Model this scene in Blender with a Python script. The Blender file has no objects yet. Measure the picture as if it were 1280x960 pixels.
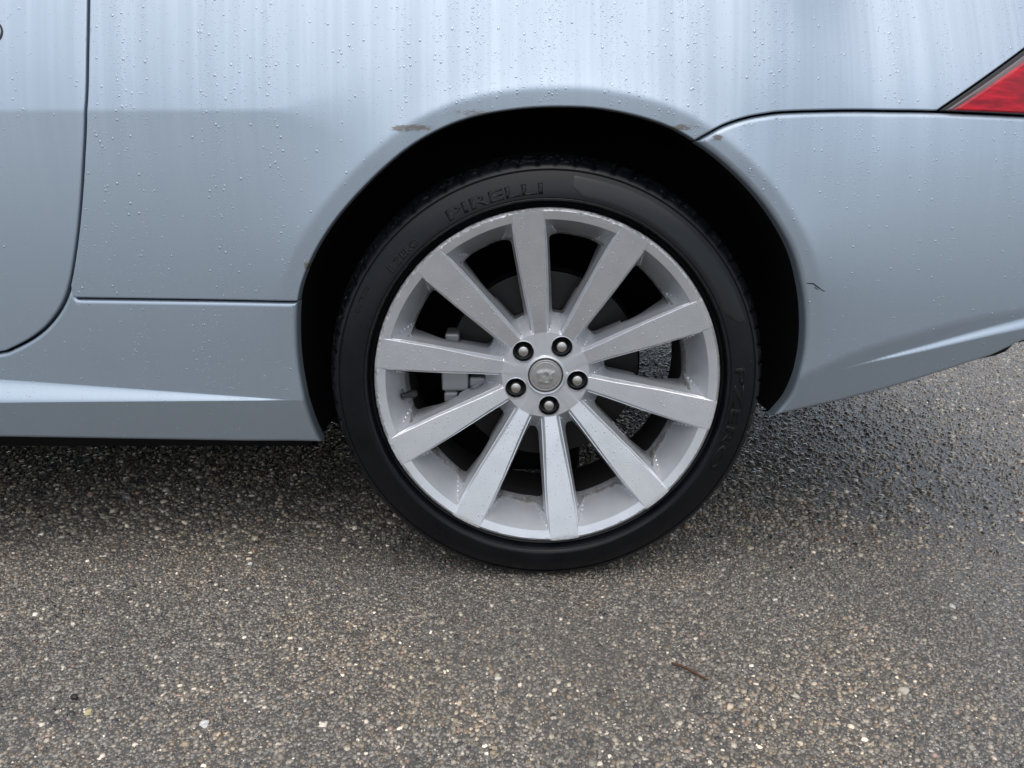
import bpy, math, random
import numpy as np
from mathutils import Vector, Matrix
from mathutils.geometry import delaunay_2d_cdt

random.seed(4); rng = np.random.default_rng(11)
SC = bpy.context.scene
COL = SC.collection

# ------------------------------------------------------------------ camera, sky, sun, exposure
CAM = np.array([-0.0554, -1.1676, 0.6781]); PITCH = math.radians(15.96); FPX = 961.0
cam_d = bpy.data.cameras.new('camera'); cam = bpy.data.objects.new('camera', cam_d); COL.objects.link(cam)
cam.location = CAM; cam.rotation_euler = (math.radians(90) - PITCH, 0, 0)
cam_d.sensor_width = 36.0; cam_d.lens = 36.0 * FPX / 1280.0
cam_d.clip_start = 0.02; cam_d.clip_end = 2000
SC.camera = cam

SUN_EL, SUN_AZ = math.radians(71), math.radians(180)      # azimuth: clockwise from +y
world = bpy.data.worlds.new('World'); SC.world = world; world.use_nodes = True
wn, wl = world.node_tree.nodes, world.node_tree.links
sky = wn.new('ShaderNodeTexSky'); sky.sky_type = 'NISHITA'; sky.sun_disc = False
sky.sun_elevation = SUN_EL; sky.sun_rotation = SUN_AZ
sky.air_density = 1.0; sky.dust_density = 2.0; sky.ozone_density = 1.0
hsv = wn.new('ShaderNodeHueSaturation'); hsv.inputs['Saturation'].default_value = 0.55   # thin cloud veil
bg = wn['Background']; bg.inputs['Strength'].default_value = 0.13
wl.new(sky.outputs[0], hsv.inputs['Color']); wl.new(hsv.outputs[0], bg.inputs['Color'])

sun_d = bpy.data.lights.new('sun', 'SUN'); sun = bpy.data.objects.new('sun', sun_d); COL.objects.link(sun)
sun_d.energy = 1.2; sun_d.angle = math.radians(95); sun_d.color = (1.0, 0.96, 0.9)
sdir = Vector((math.sin(SUN_AZ) * math.cos(SUN_EL), math.cos(SUN_AZ) * math.cos(SUN_EL), math.sin(SUN_EL)))
sun.rotation_euler = sdir.to_track_quat('Z', 'Y').to_euler(); sun.location = sdir * 30

SC.view_settings.view_transform = 'Standard'; SC.view_settings.look = 'None'
SC.view_settings.gamma = 1.0; SC.view_settings.use_curve_mapping = False
SC.view_settings.exposure = 0.45
SC.cycles.use_denoising = True
SC.cycles.max_bounces = 6

# ------------------------------------------------------------------ small helpers
def sm(a, b, x):
    t = np.clip((np.asarray(x, float) - a) / (b - a), 0, 1); return t * t * (3 - 2 * t)
def ramp(u, w):
    u = np.asarray(u, float)
    return np.where(u <= -w, 0.0, np.where(u >= w, u, (u + w) ** 2 / (4 * w)))
def spline(pts, step=0.004, closed=False):
    P = [np.array(p, float) for p in pts]; out = []; n = len(P)
    rngi = range(n if closed else n - 1)
    for i in rngi:
        if closed: a, b, c, d = P[i - 1], P[i], P[(i + 1) % n], P[(i + 2) % n]
        else:
            b, c = P[i], P[i + 1]; a = P[i - 1] if i > 0 else 2 * b - c; d = P[i + 2] if i + 2 < n else 2 * c - b
        k = max(2, int(np.linalg.norm(c - b) / step))
        for j in range(k):
            t = j / k
            out.append(0.5 * (2 * b + (c - a) * t + (2 * a - 5 * b + 4 * c - d) * t * t + (3 * b - a - 3 * c + d) * t ** 3))
    if not closed: out.append(P[-1])
    return np.array(out)
def resample(poly, step, closed=True):
    P = np.asarray(poly, float); out = []
    n = len(P)
    for i in range(n if closed else n - 1):
        a, b = P[i], P[(i + 1) % n]; k = max(1, int(round(np.linalg.norm(b - a) / step)))
        for j in range(k): out.append(a + (b - a) * j / k)
    if not closed: out.append(P[-1])
    return np.array(out)
def dedupe(poly, eps=5e-4):
    out = [poly[0]]
    for p in poly[1:]:
        if np.linalg.norm(p - out[-1]) > eps: out.append(p)
    if np.linalg.norm(out[0] - out[-1]) < eps: out.pop()
    return np.array(out)
def area(P): return 0.5 * np.sum(P[:, 0] * np.roll(P[:, 1], -1) - np.roll(P[:, 0], -1) * P[:, 1])
def inset(P, g):
    """shrink a counter-clockwise polygon by g"""
    e = np.roll(P, -1, 0) - P; e /= np.linalg.norm(e, axis=1)[:, None]
    nrm = np.stack([-e[:, 1], e[:, 0]], 1); n0 = np.roll(nrm, 1, 0)
    m = nrm + n0; ml = np.linalg.norm(m, axis=1)[:, None]; m /= np.maximum(ml, 1e-6)
    c = np.clip(np.sum(m * nrm, 1), 0.5, 1)[:, None]
    return P + m * g / c
def nearest(P, poly, closed=True):
    """distance and nearest point of each P on the polyline"""
    A = poly if closed else poly[:-1]; B = np.roll(poly, -1, 0) if closed else poly[1:]
    D = np.full(len(P), 1e9); Q = np.zeros_like(P); AB = B - A; L2 = np.maximum((AB ** 2).sum(1), 1e-14)
    for s in range(0, len(P), 2000):
        p = P[s:s + 2000]; w = p[:, None] - A[None]
        t = np.clip((w * AB[None]).sum(2) / L2[None], 0, 1)
        q = A[None] + t[..., None] * AB[None]; d = np.sqrt(((p[:, None] - q) ** 2).sum(2)); k = d.argmin(1)
        D[s:s + 2000] = d[np.arange(len(p)), k]; Q[s:s + 2000] = q[np.arange(len(p)), k]
    return D, Q
def inside(P, poly):
    x, z = P[:, 0], P[:, 1]; r = np.zeros(len(P), bool); n = len(poly)
    for i in range(n):
        x1, z1 = poly[i]; x2, z2 = poly[(i + 1) % n]
        if z1 == z2: continue
        c = ((z1 > z) != (z2 > z)) & (x < (x2 - x1) * (z - z1) / (z2 - z1) + x1); r ^= c
    return r

def mesh_obj(name, verts, faces, mat, parent=None, normals=None, smooth=True, sharp=None):
    me = bpy.data.meshes.new(name)
    me.from_pydata([tuple(map(float, v)) for v in verts], [], [tuple(map(int, f)) for f in faces])
    me.update()
    if smooth: me.polygons.foreach_set('use_smooth', [True] * len(me.polygons))
    if normals is not None: me.normals_split_custom_set_from_vertices([tuple(map(float, n)) for n in normals])
    elif sharp is not None: me.set_sharp_from_angle(angle=math.radians(sharp))
    if mat: me.materials.append(mat)
    o = bpy.data.objects.new(name, me); COL.objects.link(o)
    if parent is not None: adopt(o, parent)
    return o
def adopt(o, parent):
    o.parent = parent; bpy.context.view_layer.update()
    o.matrix_parent_inverse = parent.matrix_world.inverted()
def tag(o, label=None, cat=None, group=None, kind=None):
    if label: o['label'] = label
    if cat: o['category'] = cat
    if group: o['group'] = group
    if kind: o['kind'] = kind
    return o
def lathe_data(prof, n, fn=None, a0=0.0, a1=2 * math.pi):
    full = abs(a1 - a0 - 2 * math.pi) < 1e-6; m = n if full else n + 1
    V = []; F = []; k = len(prof)
    for i in range(m):
        a = a0 + (a1 - a0) * i / n
        for (r, y) in prof:
            if fn: r2, y2 = fn(r, y, a)
            else: r2, y2 = r, y
            V.append((r2 * math.cos(a), y2, r2 * math.sin(a)))
    for i in range(n):
        j = (i + 1) % m
        for q in range(k - 1): F.append((i * k + q, i * k + q + 1, j * k + q + 1, j * k + q))
    return V, F
def box_data(x0, x1, y0, y1, z0, z1):
    V = [(x0, y0, z0), (x1, y0, z0), (x1, y1, z0), (x0, y1, z0), (x0, y0, z1), (x1, y0, z1), (x1, y1, z1), (x0, y1, z1)]
    return V, [(0, 3, 2, 1), (4, 5, 6, 7), (0, 1, 5, 4), (1, 2, 6, 5), (2, 3, 7, 6), (3, 0, 4, 7)]
def bevel(o, w, seg=2):
    m = o.modifiers.new('bevel', 'BEVEL'); m.width = w; m.segments = seg; m.limit_method = 'ANGLE'; m.harden_normals = False
def join(*parts):
    V = []; F = []
    for v, f in parts:
        b = len(V); V += list(v); F += [tuple(i + b for i in q) for q in f]
    return V, F

# ------------------------------------------------------------------ materials
def new_mat(name):
    m = bpy.data.materials.new(name); m.use_nodes = True
    return m, m.node_tree.nodes, m.node_tree.links, m.node_tree.nodes['Principled BSDF']
def simple(name, col, rough=0.5, metal=0.0, spec=0.5, coat=0.0):
    m, n, l, b = new_mat(name)
    b.inputs['Base Color'].default_value = (*col, 1); b.inputs['Roughness'].default_value = rough
    b.inputs['Metallic'].default_value = metal; b.inputs['Specular IOR Level'].default_value = spec
    b.inputs['Coat Weight'].default_value = coat
    return m
def nd(n, t, **kw):
    x = n.new(t)
    for k, v in kw.items(): setattr(x, k, v)
    return x
def noise(n, l, vec, scale, detail=3.0, rough=0.55, mapscale=None):
    t = n.new('ShaderNodeTexNoise'); t.inputs['Scale'].default_value = scale
    t.inputs['Detail'].default_value = detail; t.inputs['Roughness'].default_value = rough
    if mapscale is not None:
        mp = n.new('ShaderNodeMapping'); mp.inputs['Scale'].default_value = mapscale
        l.new(vec, mp.inputs['Vector']); l.new(mp.outputs[0], t.inputs['Vector'])
    else: l.new(vec, t.inputs['Vector'])
    return t.outputs['Fac']
def rmp(n, l, src, a, b, c=0.0, d=1.0):
    r = n.new('ShaderNodeMapRange'); r.inputs[1].default_value = a; r.inputs[2].default_value = b
    r.inputs[3].default_value = c; r.inputs[4].default_value = d; l.new(src, r.inputs[0]); return r.outputs[0]
def math_(n, l, op, a, b=None):
    m = n.new('ShaderNodeMath'); m.operation = op
    for i, v in enumerate((a, b)):
        if v is None: continue
        if isinstance(v, (int, float)): m.inputs[i].default_value = v
        else: l.new(v, m.inputs[i])
    return m.outputs[0]
def mixc(n, l, fac, a, b):
    m = n.new('ShaderNodeMix'); m.data_type = 'RGBA'
    if isinstance(fac, (int, float)): m.inputs[0].default_value = fac
    else: l.new(fac, m.inputs[0])
    for i, v in ((6, a), (7, b)):
        if isinstance(v, tuple): m.inputs[i].default_value = (*v, 1)
        else: l.new(v, m.inputs[i])
    return m.outputs[2]
def blob(n, l, pos, c, rad):
    """1 at c falling to 0 at the ellipsoid radii"""
    mp = n.new('ShaderNodeMapping'); mp.inputs['Location'].default_value = tuple(-c[i] / rad[i] for i in range(3))
    mp.inputs['Scale'].default_value = tuple(1 / r for r in rad); l.new(pos, mp.inputs['Vector'])
    ln = n.new('ShaderNodeVectorMath'); ln.operation = 'LENGTH'; l.new(mp.outputs[0], ln.inputs[0])
    return rmp(n, l, ln.outputs['Value'], 1.0, 0.0)

def make_paint():
    m, n, l, b = new_mat('silver_blue_metallic_paint')
    tc = n.new('ShaderNodeTexCoord'); pos = tc.outputs['Object']
    base = (0.455, 0.535, 0.615)
    # run marks: water film lies in vertical streaks
    st = noise(n, l, pos, 1.0, 3.0, 0.6, (34.0, 0.0, 1.1))
    st2 = noise(n, l, pos, 1.0, 2.0, 0.5, (110.0, 0.0, 2.4))
    s = math_(n, l, 'ADD', math_(n, l, 'MULTIPLY', st, 0.65), math_(n, l, 'MULTIPLY', st2, 0.35))
    sz = n.new('ShaderNodeSeparateXYZ'); l.new(pos, sz.inputs[0])
    film = math_(n, l, 'MULTIPLY', rmp(n, l, s, 0.42, 0.60), rmp(n, l, sz.outputs[2], 0.60, 0.80, 0.12, 1.0))
    # haze of dirt and very fine dew
    gr = noise(n, l, pos, 3.0, 4.0, 0.6)
    rough = math_(n, l, 'ADD', rmp(n, l, film, 0, 1, 0.48, 0.41), rmp(n, l, gr, 0.3, 0.7, -0.03, 0.03))
    l.new(rough, b.inputs['Roughness'])
    col = mixc(n, l, film, (base[0] * 0.91, base[1] * 0.92, base[2] * 0.93), base)
    # scraped arch edge: primer and grey filler showing through
    fine = noise(n, l, pos, 1.0, 4.0, 0.75, (90.0, 90.0, 420.0))
    masks = None
    for c, rad, k in (((-0.200, 0.0, 0.727), (0.050, 0.2, 0.0075), 0.84), ((-0.115, 0.0, 0.748), (0.06, 0.2, 0.008), 0.55),
                      ((0.235, 0.0, 0.714), (0.013, 0.2, 0.007), 0.8), ((0.185, 0.0, 0.728), (0.03, 0.2, 0.007), 0.8),
                      ((-0.363, 0.0, 0.530), (0.007, 0.2, 0.011), 0.95)):
        q = blob(n, l, pos, c, rad)
        q = rmp(n, l, math_(n, l, 'ADD', math_(n, l, 'MULTIPLY', rmp(n, l, q, 0.0, 0.6), k), math_(n, l, 'SUBTRACT', rmp(n, l, fine, 0.28, 0.72), 1.0)), 0.0, 0.25)
        masks = q if masks is None else math_(n, l, 'MAXIMUM', masks, q)
    col = mixc(n, l, masks, col, mixc(n, l, fine, (0.07, 0.068, 0.065), (0.30, 0.285, 0.26)))
    l.new(col, b.inputs['Base Color'])
    l.new(math_(n, l, 'MULTIPLY', math_(n, l, 'SUBTRACT', 1.0, masks), 0.6), b.inputs['Metallic'])
    b.inputs['Coat Weight'].default_value = 0.55; b.inputs['Coat Roughness'].default_value = 0.12
    # dew: very small beads roughen the clear coat
    vo = n.new('ShaderNodeTexVoronoi'); vo.inputs['Scale'].default_value = 420.0; l.new(pos, vo.inputs['Vector'])
    dew = rmp(n, l, vo.outputs['Distance'], 0.05, 0.42, 1.0, 0.0)
    sel = nd(n, 'ShaderNodeSeparateColor'); l.new(vo.outputs['Color'], sel.inputs[0])
    pick = rmp(n, l, sel.outputs[0], 0.55, 0.75)
    dewm = math_(n, l, 'MULTIPLY', math_(n, l, 'MULTIPLY', dew, pick), rmp(n, l, film, 0.0, 0.8, 1.0, 0.15))
    bp = n.new('ShaderNodeBump'); bp.inputs['Strength'].default_value = 0.28; bp.inputs['Distance'].default_value = 0.0006
    l.new(dewm, bp.inputs['Height']); l.new(bp.outputs[0], b.inputs['Coat Normal'])
    bp2 = n.new('ShaderNodeBump'); bp2.inputs['Strength'].default_value = 0.10; bp2.inputs['Distance'].default_value = 0.0006
    l.new(dewm, bp2.inputs['Height']); l.new(bp2.outputs[0], b.inputs['Normal'])
    return m

def make_wheel_mat(dusty=True):
    m, n, l, b = new_mat('silver_wheel_lacquer')
    tc = n.new('ShaderNodeTexCoord'); pos = tc.outputs['Object']
    sp = n.new('ShaderNodeSeparateXYZ'); l.new(pos, sp.inputs[0])
    r = math_(n, l, 'SQRT', math_(n, l, 'ADD', math_(n, l, 'MULTIPLY', sp.outputs[0], sp.outputs[0]), math_(n, l, 'MULTIPLY', sp.outputs[2], sp.outputs[2])))
    fine = noise(n, l, pos, 190.0, 5.0, 0.75); mid = noise(n, l, pos, 26.0, 4.0, 0.6); big = noise(n, l, pos, 7.0, 2.0)
    # kerbed rim edge
    edge = rmp(n, l, r, 0.2625, 0.2715)
    k = math_(n, l, 'ADD', math_(n, l, 'MULTIPLY', edge, 0.62), math_(n, l, 'ADD', math_(n, l, 'MULTIPLY', fine, 0.55), math_(n, l, 'MULTIPLY', big, 0.5)))
    scr = rmp(n, l, k, 0.985, 1.06)
    # brake dust caught against the barrel end of each opening
    near = rmp(n, l, math_(n, l, 'ABSOLUTE', math_(n, l, 'SUBTRACT', r, 0.2315)), 0.009, 0.0)
    dirt = rmp(n, l, math_(n, l, 'ADD', math_(n, l, 'MULTIPLY', near, 0.55), math_(n, l, 'ADD', math_(n, l, 'MULTIPLY', mid, 0.75), math_(n, l, 'MULTIPLY', fine, 0.35))), 0.89, 1.10)
    base = mixc(n, l, rmp(n, l, mid, 0.35, 0.7), (0.62, 0.64, 0.67), (0.69, 0.71, 0.735))
    c = mixc(n, l, scr, base, mixc(n, l, fine, (0.16, 0.15, 0.14), (0.85, 0.85, 0.86)))
    dirt = math_(n, l, 'MULTIPLY', dirt, 1.0 if dusty else 0.0)
    c = mixc(n, l, math_(n, l, 'MULTIPLY', dirt, 0.85), c, (0.055, 0.043, 0.03))
    l.new(c, b.inputs['Base Color'])
    l.new(math_(n, l, 'SUBTRACT', 0.6, math_(n, l, 'MULTIPLY', dirt, 0.6)), b.inputs['Metallic'])
    l.new(math_(n, l, 'ADD', rmp(n, l, fine, 0.2, 0.8, 0.30, 0.40), math_(n, l, 'MULTIPLY', math_(n, l, 'MAXIMUM', scr, dirt), 0.25)), b.inputs['Roughness'])
    b.inputs['Coat Weight'].default_value = 1.0; b.inputs['Coat Roughness'].default_value = 0.03
    bp = n.new('ShaderNodeBump'); bp.inputs['Strength'].default_value = 0.5; bp.inputs['Distance'].default_value = 0.0012
    l.new(math_(n, l, 'MULTIPLY', scr, fine), bp.inputs['Height']); l.new(bp.outputs[0], b.inputs['Normal'])
    return m

def make_tyre_mat():
    m, n, l, b = new_mat('damp_tyre_rubber')
    pos = n.new('ShaderNodeTexCoord').outputs['Object']
    a = noise(n, l, pos, 14.0, 4.0, 0.6); f = noise(n, l, pos, 260.0, 3.0, 0.6)
    c = mixc(n, l, rmp(n, l, a, 0.35, 0.7), (0.0025, 0.0032, 0.0050), (0.0048, 0.0056, 0.0080))
    sp = n.new('ShaderNodeSeparateXYZ'); l.new(pos, sp.inputs[0])
    rr = math_(n, l, 'SQRT', math_(n, l, 'ADD', math_(n, l, 'MULTIPLY', sp.outputs[0], sp.outputs[0]), math_(n, l, 'MULTIPLY', sp.outputs[2], sp.outputs[2])))
    tread = rmp(n, l, rr, 0.333, 0.340, 0.0, 0.14)
    spot = rmp(n, l, math_(n, l, 'ADD', noise(n, l, pos, 120.0, 3.0, 0.6), tread), 0.70, 0.78)
    c = mixc(n, l, math_(n, l, 'MULTIPLY', spot, 0.3), c, (0.10, 0.095, 0.09))
    l.new(c, b.inputs['Base Color']); l.new(rmp(n, l, a, 0.3, 0.7, 0.24, 0.38), b.inputs['Roughness']); b.inputs['Specular IOR Level'].default_value = 0.30
    bp = n.new('ShaderNodeBump'); bp.inputs['Strength'].default_value = 0.25; bp.inputs['Distance'].default_value = 0.0006
    l.new(f, bp.inputs['Height']); l.new(bp.outputs[0], b.inputs['Normal'])
    return m

def make_asphalt():
    m, n, l, b = new_mat('wet_asphalt')
    pos = n.new('ShaderNodeTexCoord').outputs['Object']
    vo = n.new('ShaderNodeTexVoronoi'); vo.inputs['Scale'].default_value = 170.0; l.new(pos, vo.inputs['Vector'])
    sep = nd(n, 'ShaderNodeSeparateColor'); l.new(vo.outputs['Color'], sep.inputs[0])
    cr = n.new('ShaderNodeValToRGB'); e = cr.color_ramp.elements
    e[0].position = 0.0; e[0].color = (0.09, 0.086, 0.08, 1); e[1].position = 1.0; e[1].color = (0.45, 0.43, 0.39, 1)
    for p_, c_ in ((0.35, (0.19, 0.18, 0.165, 1)), (0.7, (0.30, 0.28, 0.25, 1)), (0.92, (0.40, 0.375, 0.335, 1))):
        q = e.new(p_); q.color = c_
    l.new(sep.outputs[0], cr.inputs[0])
    big = noise(n, l, pos, 1.6, 4.0, 0.6)
    c = mixc(n, l, rmp(n, l, vo.outputs['Distance'], 0.3, 0.62), cr.outputs[0], (0.10, 0.094, 0.085))
    c = mixc(n, l, rmp(n, l, big, 0.45, 0.7, 0.0, 0.35), c, (0.11, 0.10, 0.085))
    l.new(c, b.inputs['Base Color'])
    sx = n.new('ShaderNodeSeparateXYZ'); l.new(pos, sx.inputs[0])
    film = rmp(n, l, math_(n, l, 'ADD', sx.outputs[0], math_(n, l, 'MULTIPLY', big, 0.4)), 0.55, 1.05)
    l.new(math_(n, l, 'SUBTRACT', rmp(n, l, big, 0.35, 0.65, 0.28, 0.40), math_(n, l, 'MULTIPLY', film, 0.20)), b.inputs['Roughness'])
    bp = n.new('ShaderNodeBump'); bp.inputs['Strength'].default_value = 0.6; bp.inputs['Distance'].default_value = 0.003
    l.new(math_(n, l, 'SUBTRACT', 0.6, math_(n, l, 'MULTIPLY', film, 0.48)), bp.inputs['Strength'])
    l.new(rmp(n, l, vo.outputs['Distance'], 0.0, 0.6, 1.0, 0.0), bp.inputs['Height']); l.new(bp.outputs[0], b.inputs['Normal'])
    return m

def make_chip_mat():
    m, n, l, b = new_mat('wet_stone_chips')
    at = n.new('ShaderNodeAttribute'); at.attribute_name = 'stone'; at.attribute_type = 'GEOMETRY'
    pos = n.new('ShaderNodeTexCoord').outputs['Object']
    f = noise(n, l, pos, 420.0, 3.0, 0.7)
    big = noise(n, l, pos, 2.3, 4.0, 0.6)
    hs = n.new('ShaderNodeHueSaturation'); l.new(at.outputs['Color'], hs.inputs['Color'])
    l.new(rmp(n, l, f, 0.25, 0.75, 0.65, 1.3), hs.inputs['Value'])
    c = mixc(n, l, rmp(n, l, big, 0.5, 0.7, 0.0, 0.4), hs.outputs[0], (0.085, 0.07, 0.055))
    l.new(c, b.inputs['Base Color'])
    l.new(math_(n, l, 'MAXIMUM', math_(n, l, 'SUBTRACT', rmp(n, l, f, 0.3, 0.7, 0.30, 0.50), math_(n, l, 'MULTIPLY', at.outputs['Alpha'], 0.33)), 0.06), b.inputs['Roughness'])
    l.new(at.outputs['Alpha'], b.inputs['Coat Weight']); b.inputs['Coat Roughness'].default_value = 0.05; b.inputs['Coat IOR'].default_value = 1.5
    return m

PAINT = make_paint(); WHEEL = make_wheel_mat(); SPOKEM = make_wheel_mat(False); TYRE = make_tyre_mat(); ASPHALT = make_asphalt(); CHIP = make_chip_mat()
BLACK = simple('black_liner', (0.010, 0.010, 0.011), 0.9, spec=0.2)
SEAL = simple('black_rubber_seal', (0.012, 0.013, 0.015), 0.45)
DARKMETAL = simple('dusty_dark_metal', (0.05, 0.046, 0.042), 0.6, 0.3)
CHROME = simple('brushed_steel', (0.55, 0.53, 0.50), 0.3, 1.0)
CAST = simple('grey_cast_alloy', (0.42, 0.42, 0.43), 0.5, 0.5)
GLASS = simple('dark_window_glass', (0.02, 0.025, 0.03), 0.05, 0.0, 0.6, 0.5)
def make_water(name, col, metal, rough):
    # a clear bead shows the lacquer under it, brightened and darkened by its own curvature
    m, n, l, b = new_mat(name)
    b.inputs['Base Color'].default_value = (*col, 1); b.inputs['Metallic'].default_value = metal; b.inputs['Roughness'].default_value = rough
    b.inputs['Coat Weight'].default_value = 1.0; b.inputs['Coat IOR'].default_value = 1.33; b.inputs['Coat Roughness'].default_value = 0.0
    return m
WATER = make_water('water_on_paint', (0.455, 0.535, 0.615), 0.6, 0.24); WATER_RIM = make_water('water_on_wheel', (0.60, 0.62, 0.65), 0.5, 0.24)
def make_lens():
    m, n, l, b = new_mat('red_lamp_lens')
    pos = n.new('ShaderNodeTexCoord').outputs['Object']
    a = noise(n, l, pos, 1.0, 3.0, 0.6, (22.0, 22.0, 130.0)); g = noise(n, l, pos, 1.0, 2.0, 0.5, (14.0, 14.0, 22.0))
    c = mixc(n, l, rmp(n, l, a, 0.35, 0.68), (0.26, 0.002, 0.010), (0.62, 0.006, 0.022))
    c = mixc(n, l, rmp(n, l, g, 0.52, 0.66, 0.0, 0.7), c, (0.22, 0.012, 0.018))
    l.new(c, b.inputs['Base Color']); b.inputs['Roughness'].default_value = 0.3; b.inputs['Specular IOR Level'].default_value = 0.1
    b.inputs['Coat Weight'].default_value = 0.6; b.inputs['Coat Roughness'].default_value = 0.02
    bp = n.new('ShaderNodeBump'); bp.inputs['Strength'].default_value = 0.3; bp.inputs['Distance'].default_value = 0.001
    l.new(a, bp.inputs['Height']); l.new(bp.outputs[0], b.inputs['Normal'])
    return m
LENS = make_lens()
LENSDARK = simple('maroon_lamp_border', (0.07, 0.035, 0.04), 0.15, coat=1.0)

# ------------------------------------------------------------------ ground
ground_v = [(-300, -300, 0), (300, -300, 0), (300, 300, 0), (-300, 300, 0)]
ground = mesh_obj('ground', ground_v, [(0, 1, 2, 3)], ASPHALT)
tag(ground, 'wet coarse asphalt ground under and around the car', kind='structure')

def chips():
    pts = []
    def zone(x0, x1, y0, y1, sp, keep):
        nx, ny = int((x1 - x0) / sp), int((y1 - y0) / (sp * 0.866))
        ix, iy = np.meshgrid(np.arange(nx), np.arange(ny))
        x = x0 + (ix + 0.5 * (iy % 2)) * sp + rng.normal(0, sp * 0.26, ix.shape)
        y = y0 + iy * sp * 0.866 + rng.normal(0, sp * 0.26, ix.shape)
        x, y = x.ravel(), y.ravel(); k = keep(x, y)
        pts.append(np.stack([x[k], y[k], np.full(k.sum(), sp)], 1))
    fr = lambda x, y: rng.random(x.shape) > np.maximum(sm(0.0, 0.45, np.abs(x - CAM[0]) - 0.70 * (y - CAM[1])), np.maximum(sm(-0.42, -0.85, y), sm(1.7, 2.6, y)))
    zone(-1.45, 1.4, -0.85, 0.26, 0.0045, lambda x, y: fr(x, y) & (rng.random(x.shape) > sm(0.02, 0.26, y)))
    zone(-1.6, 0.15, 0.0, 0.95, 0.0080, lambda x, y: fr(x, y) & (rng.random(x.shape) < sm(0.0, 0.26, y)))
    zone(0.15, 2.8, 0.0, 2.6, 0.0080, lambda x, y: fr(x, y) & (rng.random(x.shape) < sm(0.0, 0.26, y)))
    P = np.concatenate(pts); K = 5
    P = P[rng.random(len(P)) > 0.12 * sm(0.5, 0.9, P[:, 0])]; N = len(P)
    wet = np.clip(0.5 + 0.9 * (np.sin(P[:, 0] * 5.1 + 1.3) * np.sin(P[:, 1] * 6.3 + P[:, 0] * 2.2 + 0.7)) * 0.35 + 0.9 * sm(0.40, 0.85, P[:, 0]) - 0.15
                  + 0.75 * np.exp(-((P[:, 0] - 0.05) / 0.6) ** 2 - ((P[:, 1] - 0.04 * np.sin(P[:, 0] * 9) - 0.03) / 0.13) ** 2), 0, 1)   # darker, glossier band along the car, its shade painted in
    size = P[:, 2] * np.exp(rng.normal(-0.22, 0.46, N)); size = np.minimum(size, P[:, 2] * 1.8); size = np.where(rng.random(N) < 0.003, P[:, 2] * rng.uniform(1.8, 2.8, N), size)
    rot = rng.uniform(0, 2 * np.pi, N); asp = rng.uniform(0.6, 1.0, N)
    h = size * rng.uniform(0.18, 0.52, N); tx, ty = rng.normal(0, 0.20, (2, N))
    ang = (np.arange(K) / K * 2 * np.pi)[None] + rng.normal(0, 0.22, (N, K))
    rb = rng.uniform(0.75, 1.1, (N, K)) * 0.62; rt = rb * rng.uniform(0.5, 0.92, (N, K))
    def ring(r, z0, tilt):
        u = r * np.cos(ang) * size[:, None]; v = r * np.sin(ang) * (size * asp)[:, None]
        c, s = np.cos(rot)[:, None], np.sin(rot)[:, None]
        x = u * c - v * s; y = u * s + v * c
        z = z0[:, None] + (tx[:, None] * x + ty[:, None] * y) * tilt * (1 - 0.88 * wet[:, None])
        return np.stack([x + P[:, 0:1], y + P[:, 1:2], z], 2)
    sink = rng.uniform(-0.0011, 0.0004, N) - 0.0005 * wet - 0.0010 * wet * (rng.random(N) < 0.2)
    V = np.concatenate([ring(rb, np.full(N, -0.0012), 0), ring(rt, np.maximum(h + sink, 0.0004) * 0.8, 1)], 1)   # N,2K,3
    loops = []; totals = []
    i = np.arange(K); j = (i + 1) % K
    quad = np.stack([i, j, j + K, i + K], 1).ravel(); cap = i + K
    per = np.concatenate([quad, cap]); L = len(per)
    idx = (per[None] + (np.arange(N) * 2 * K)[:, None]).ravel()
    cnt = np.tile(np.array([4] * K + [K]), N); start = np.concatenate([[0], np.cumsum(cnt)[:-1]])
    me = bpy.data.meshes.new('stone_chippings')
    me.vertices.add(N * 2 * K); me.vertices.foreach_set('co', V.astype(np.float32).ravel())
    me.loops.add(len(idx)); me.loops.foreach_set('vertex_index', idx.astype(np.int32))
    me.polygons.add(len(cnt)); me.polygons.foreach_set('loop_start', start.astype(np.int32))
    me.update(calc_edges=True); me.validate()
    pal = np.array([(0.06, 0.06, 0.06), (0.10, 0.098, 0.092), (0.145, 0.14, 0.13), (0.20, 0.19, 0.17), (0.17, 0.145, 0.115),
                    (0.12, 0.10, 0.08), (0.28, 0.26, 0.225), (0.21, 0.155, 0.13), (0.45, 0.42, 0.37), (0.035, 0.037, 0.042), (0.62, 0.6, 0.55)])
    w = np.array([14, 20, 20, 14, 12, 10, 8, 2.2, 2.2, 8, 0.7]); w /= w.sum()
    c = pal[rng.choice(len(pal), N, p=w)] * np.array([1.06, 0.985, 0.89]) * rng.uniform(1.25, 2.2, (N, 1))
    # old oil and mud stain behind the wheel
    X, Y = P[:, 0], P[:, 1]
    st = np.exp(-(((X - 0.55) / 0.22) ** 2 + ((Y - 0.14) / 0.10) ** 2)) * (0.55 + 0.45 * np.sin(X * 31 + Y * 17))
    st = np.clip(st, 0, 1)[:, None] * 0.6
    c = c * (1 - st) + c * np.array([0.62, 0.5, 0.36]) * st
    lf = (np.sin(X * 9.1 + 2 * np.sin(Y * 5.3)) + np.sin(Y * 12.7 + 1.7 * np.sin(X * 7.9 + 1.0)) + 0.7 * np.sin(X * 27 + Y * 19 + 2 * np.sin(X * 11)))[:, None]
    c = c * (1.06 - 0.32 * wet[:, None]) * (1 + 0.065 * lf) * np.where(lf > 0.9, np.array([1.03, 0.99, 0.93]), 1.0)  # wet darkens the stone colour, painted shade beside the car included
    rgba = np.concatenate([np.repeat(c, 2 * K, 0), np.repeat(wet, 2 * K)[:, None]], 1).astype(np.float32)
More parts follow.
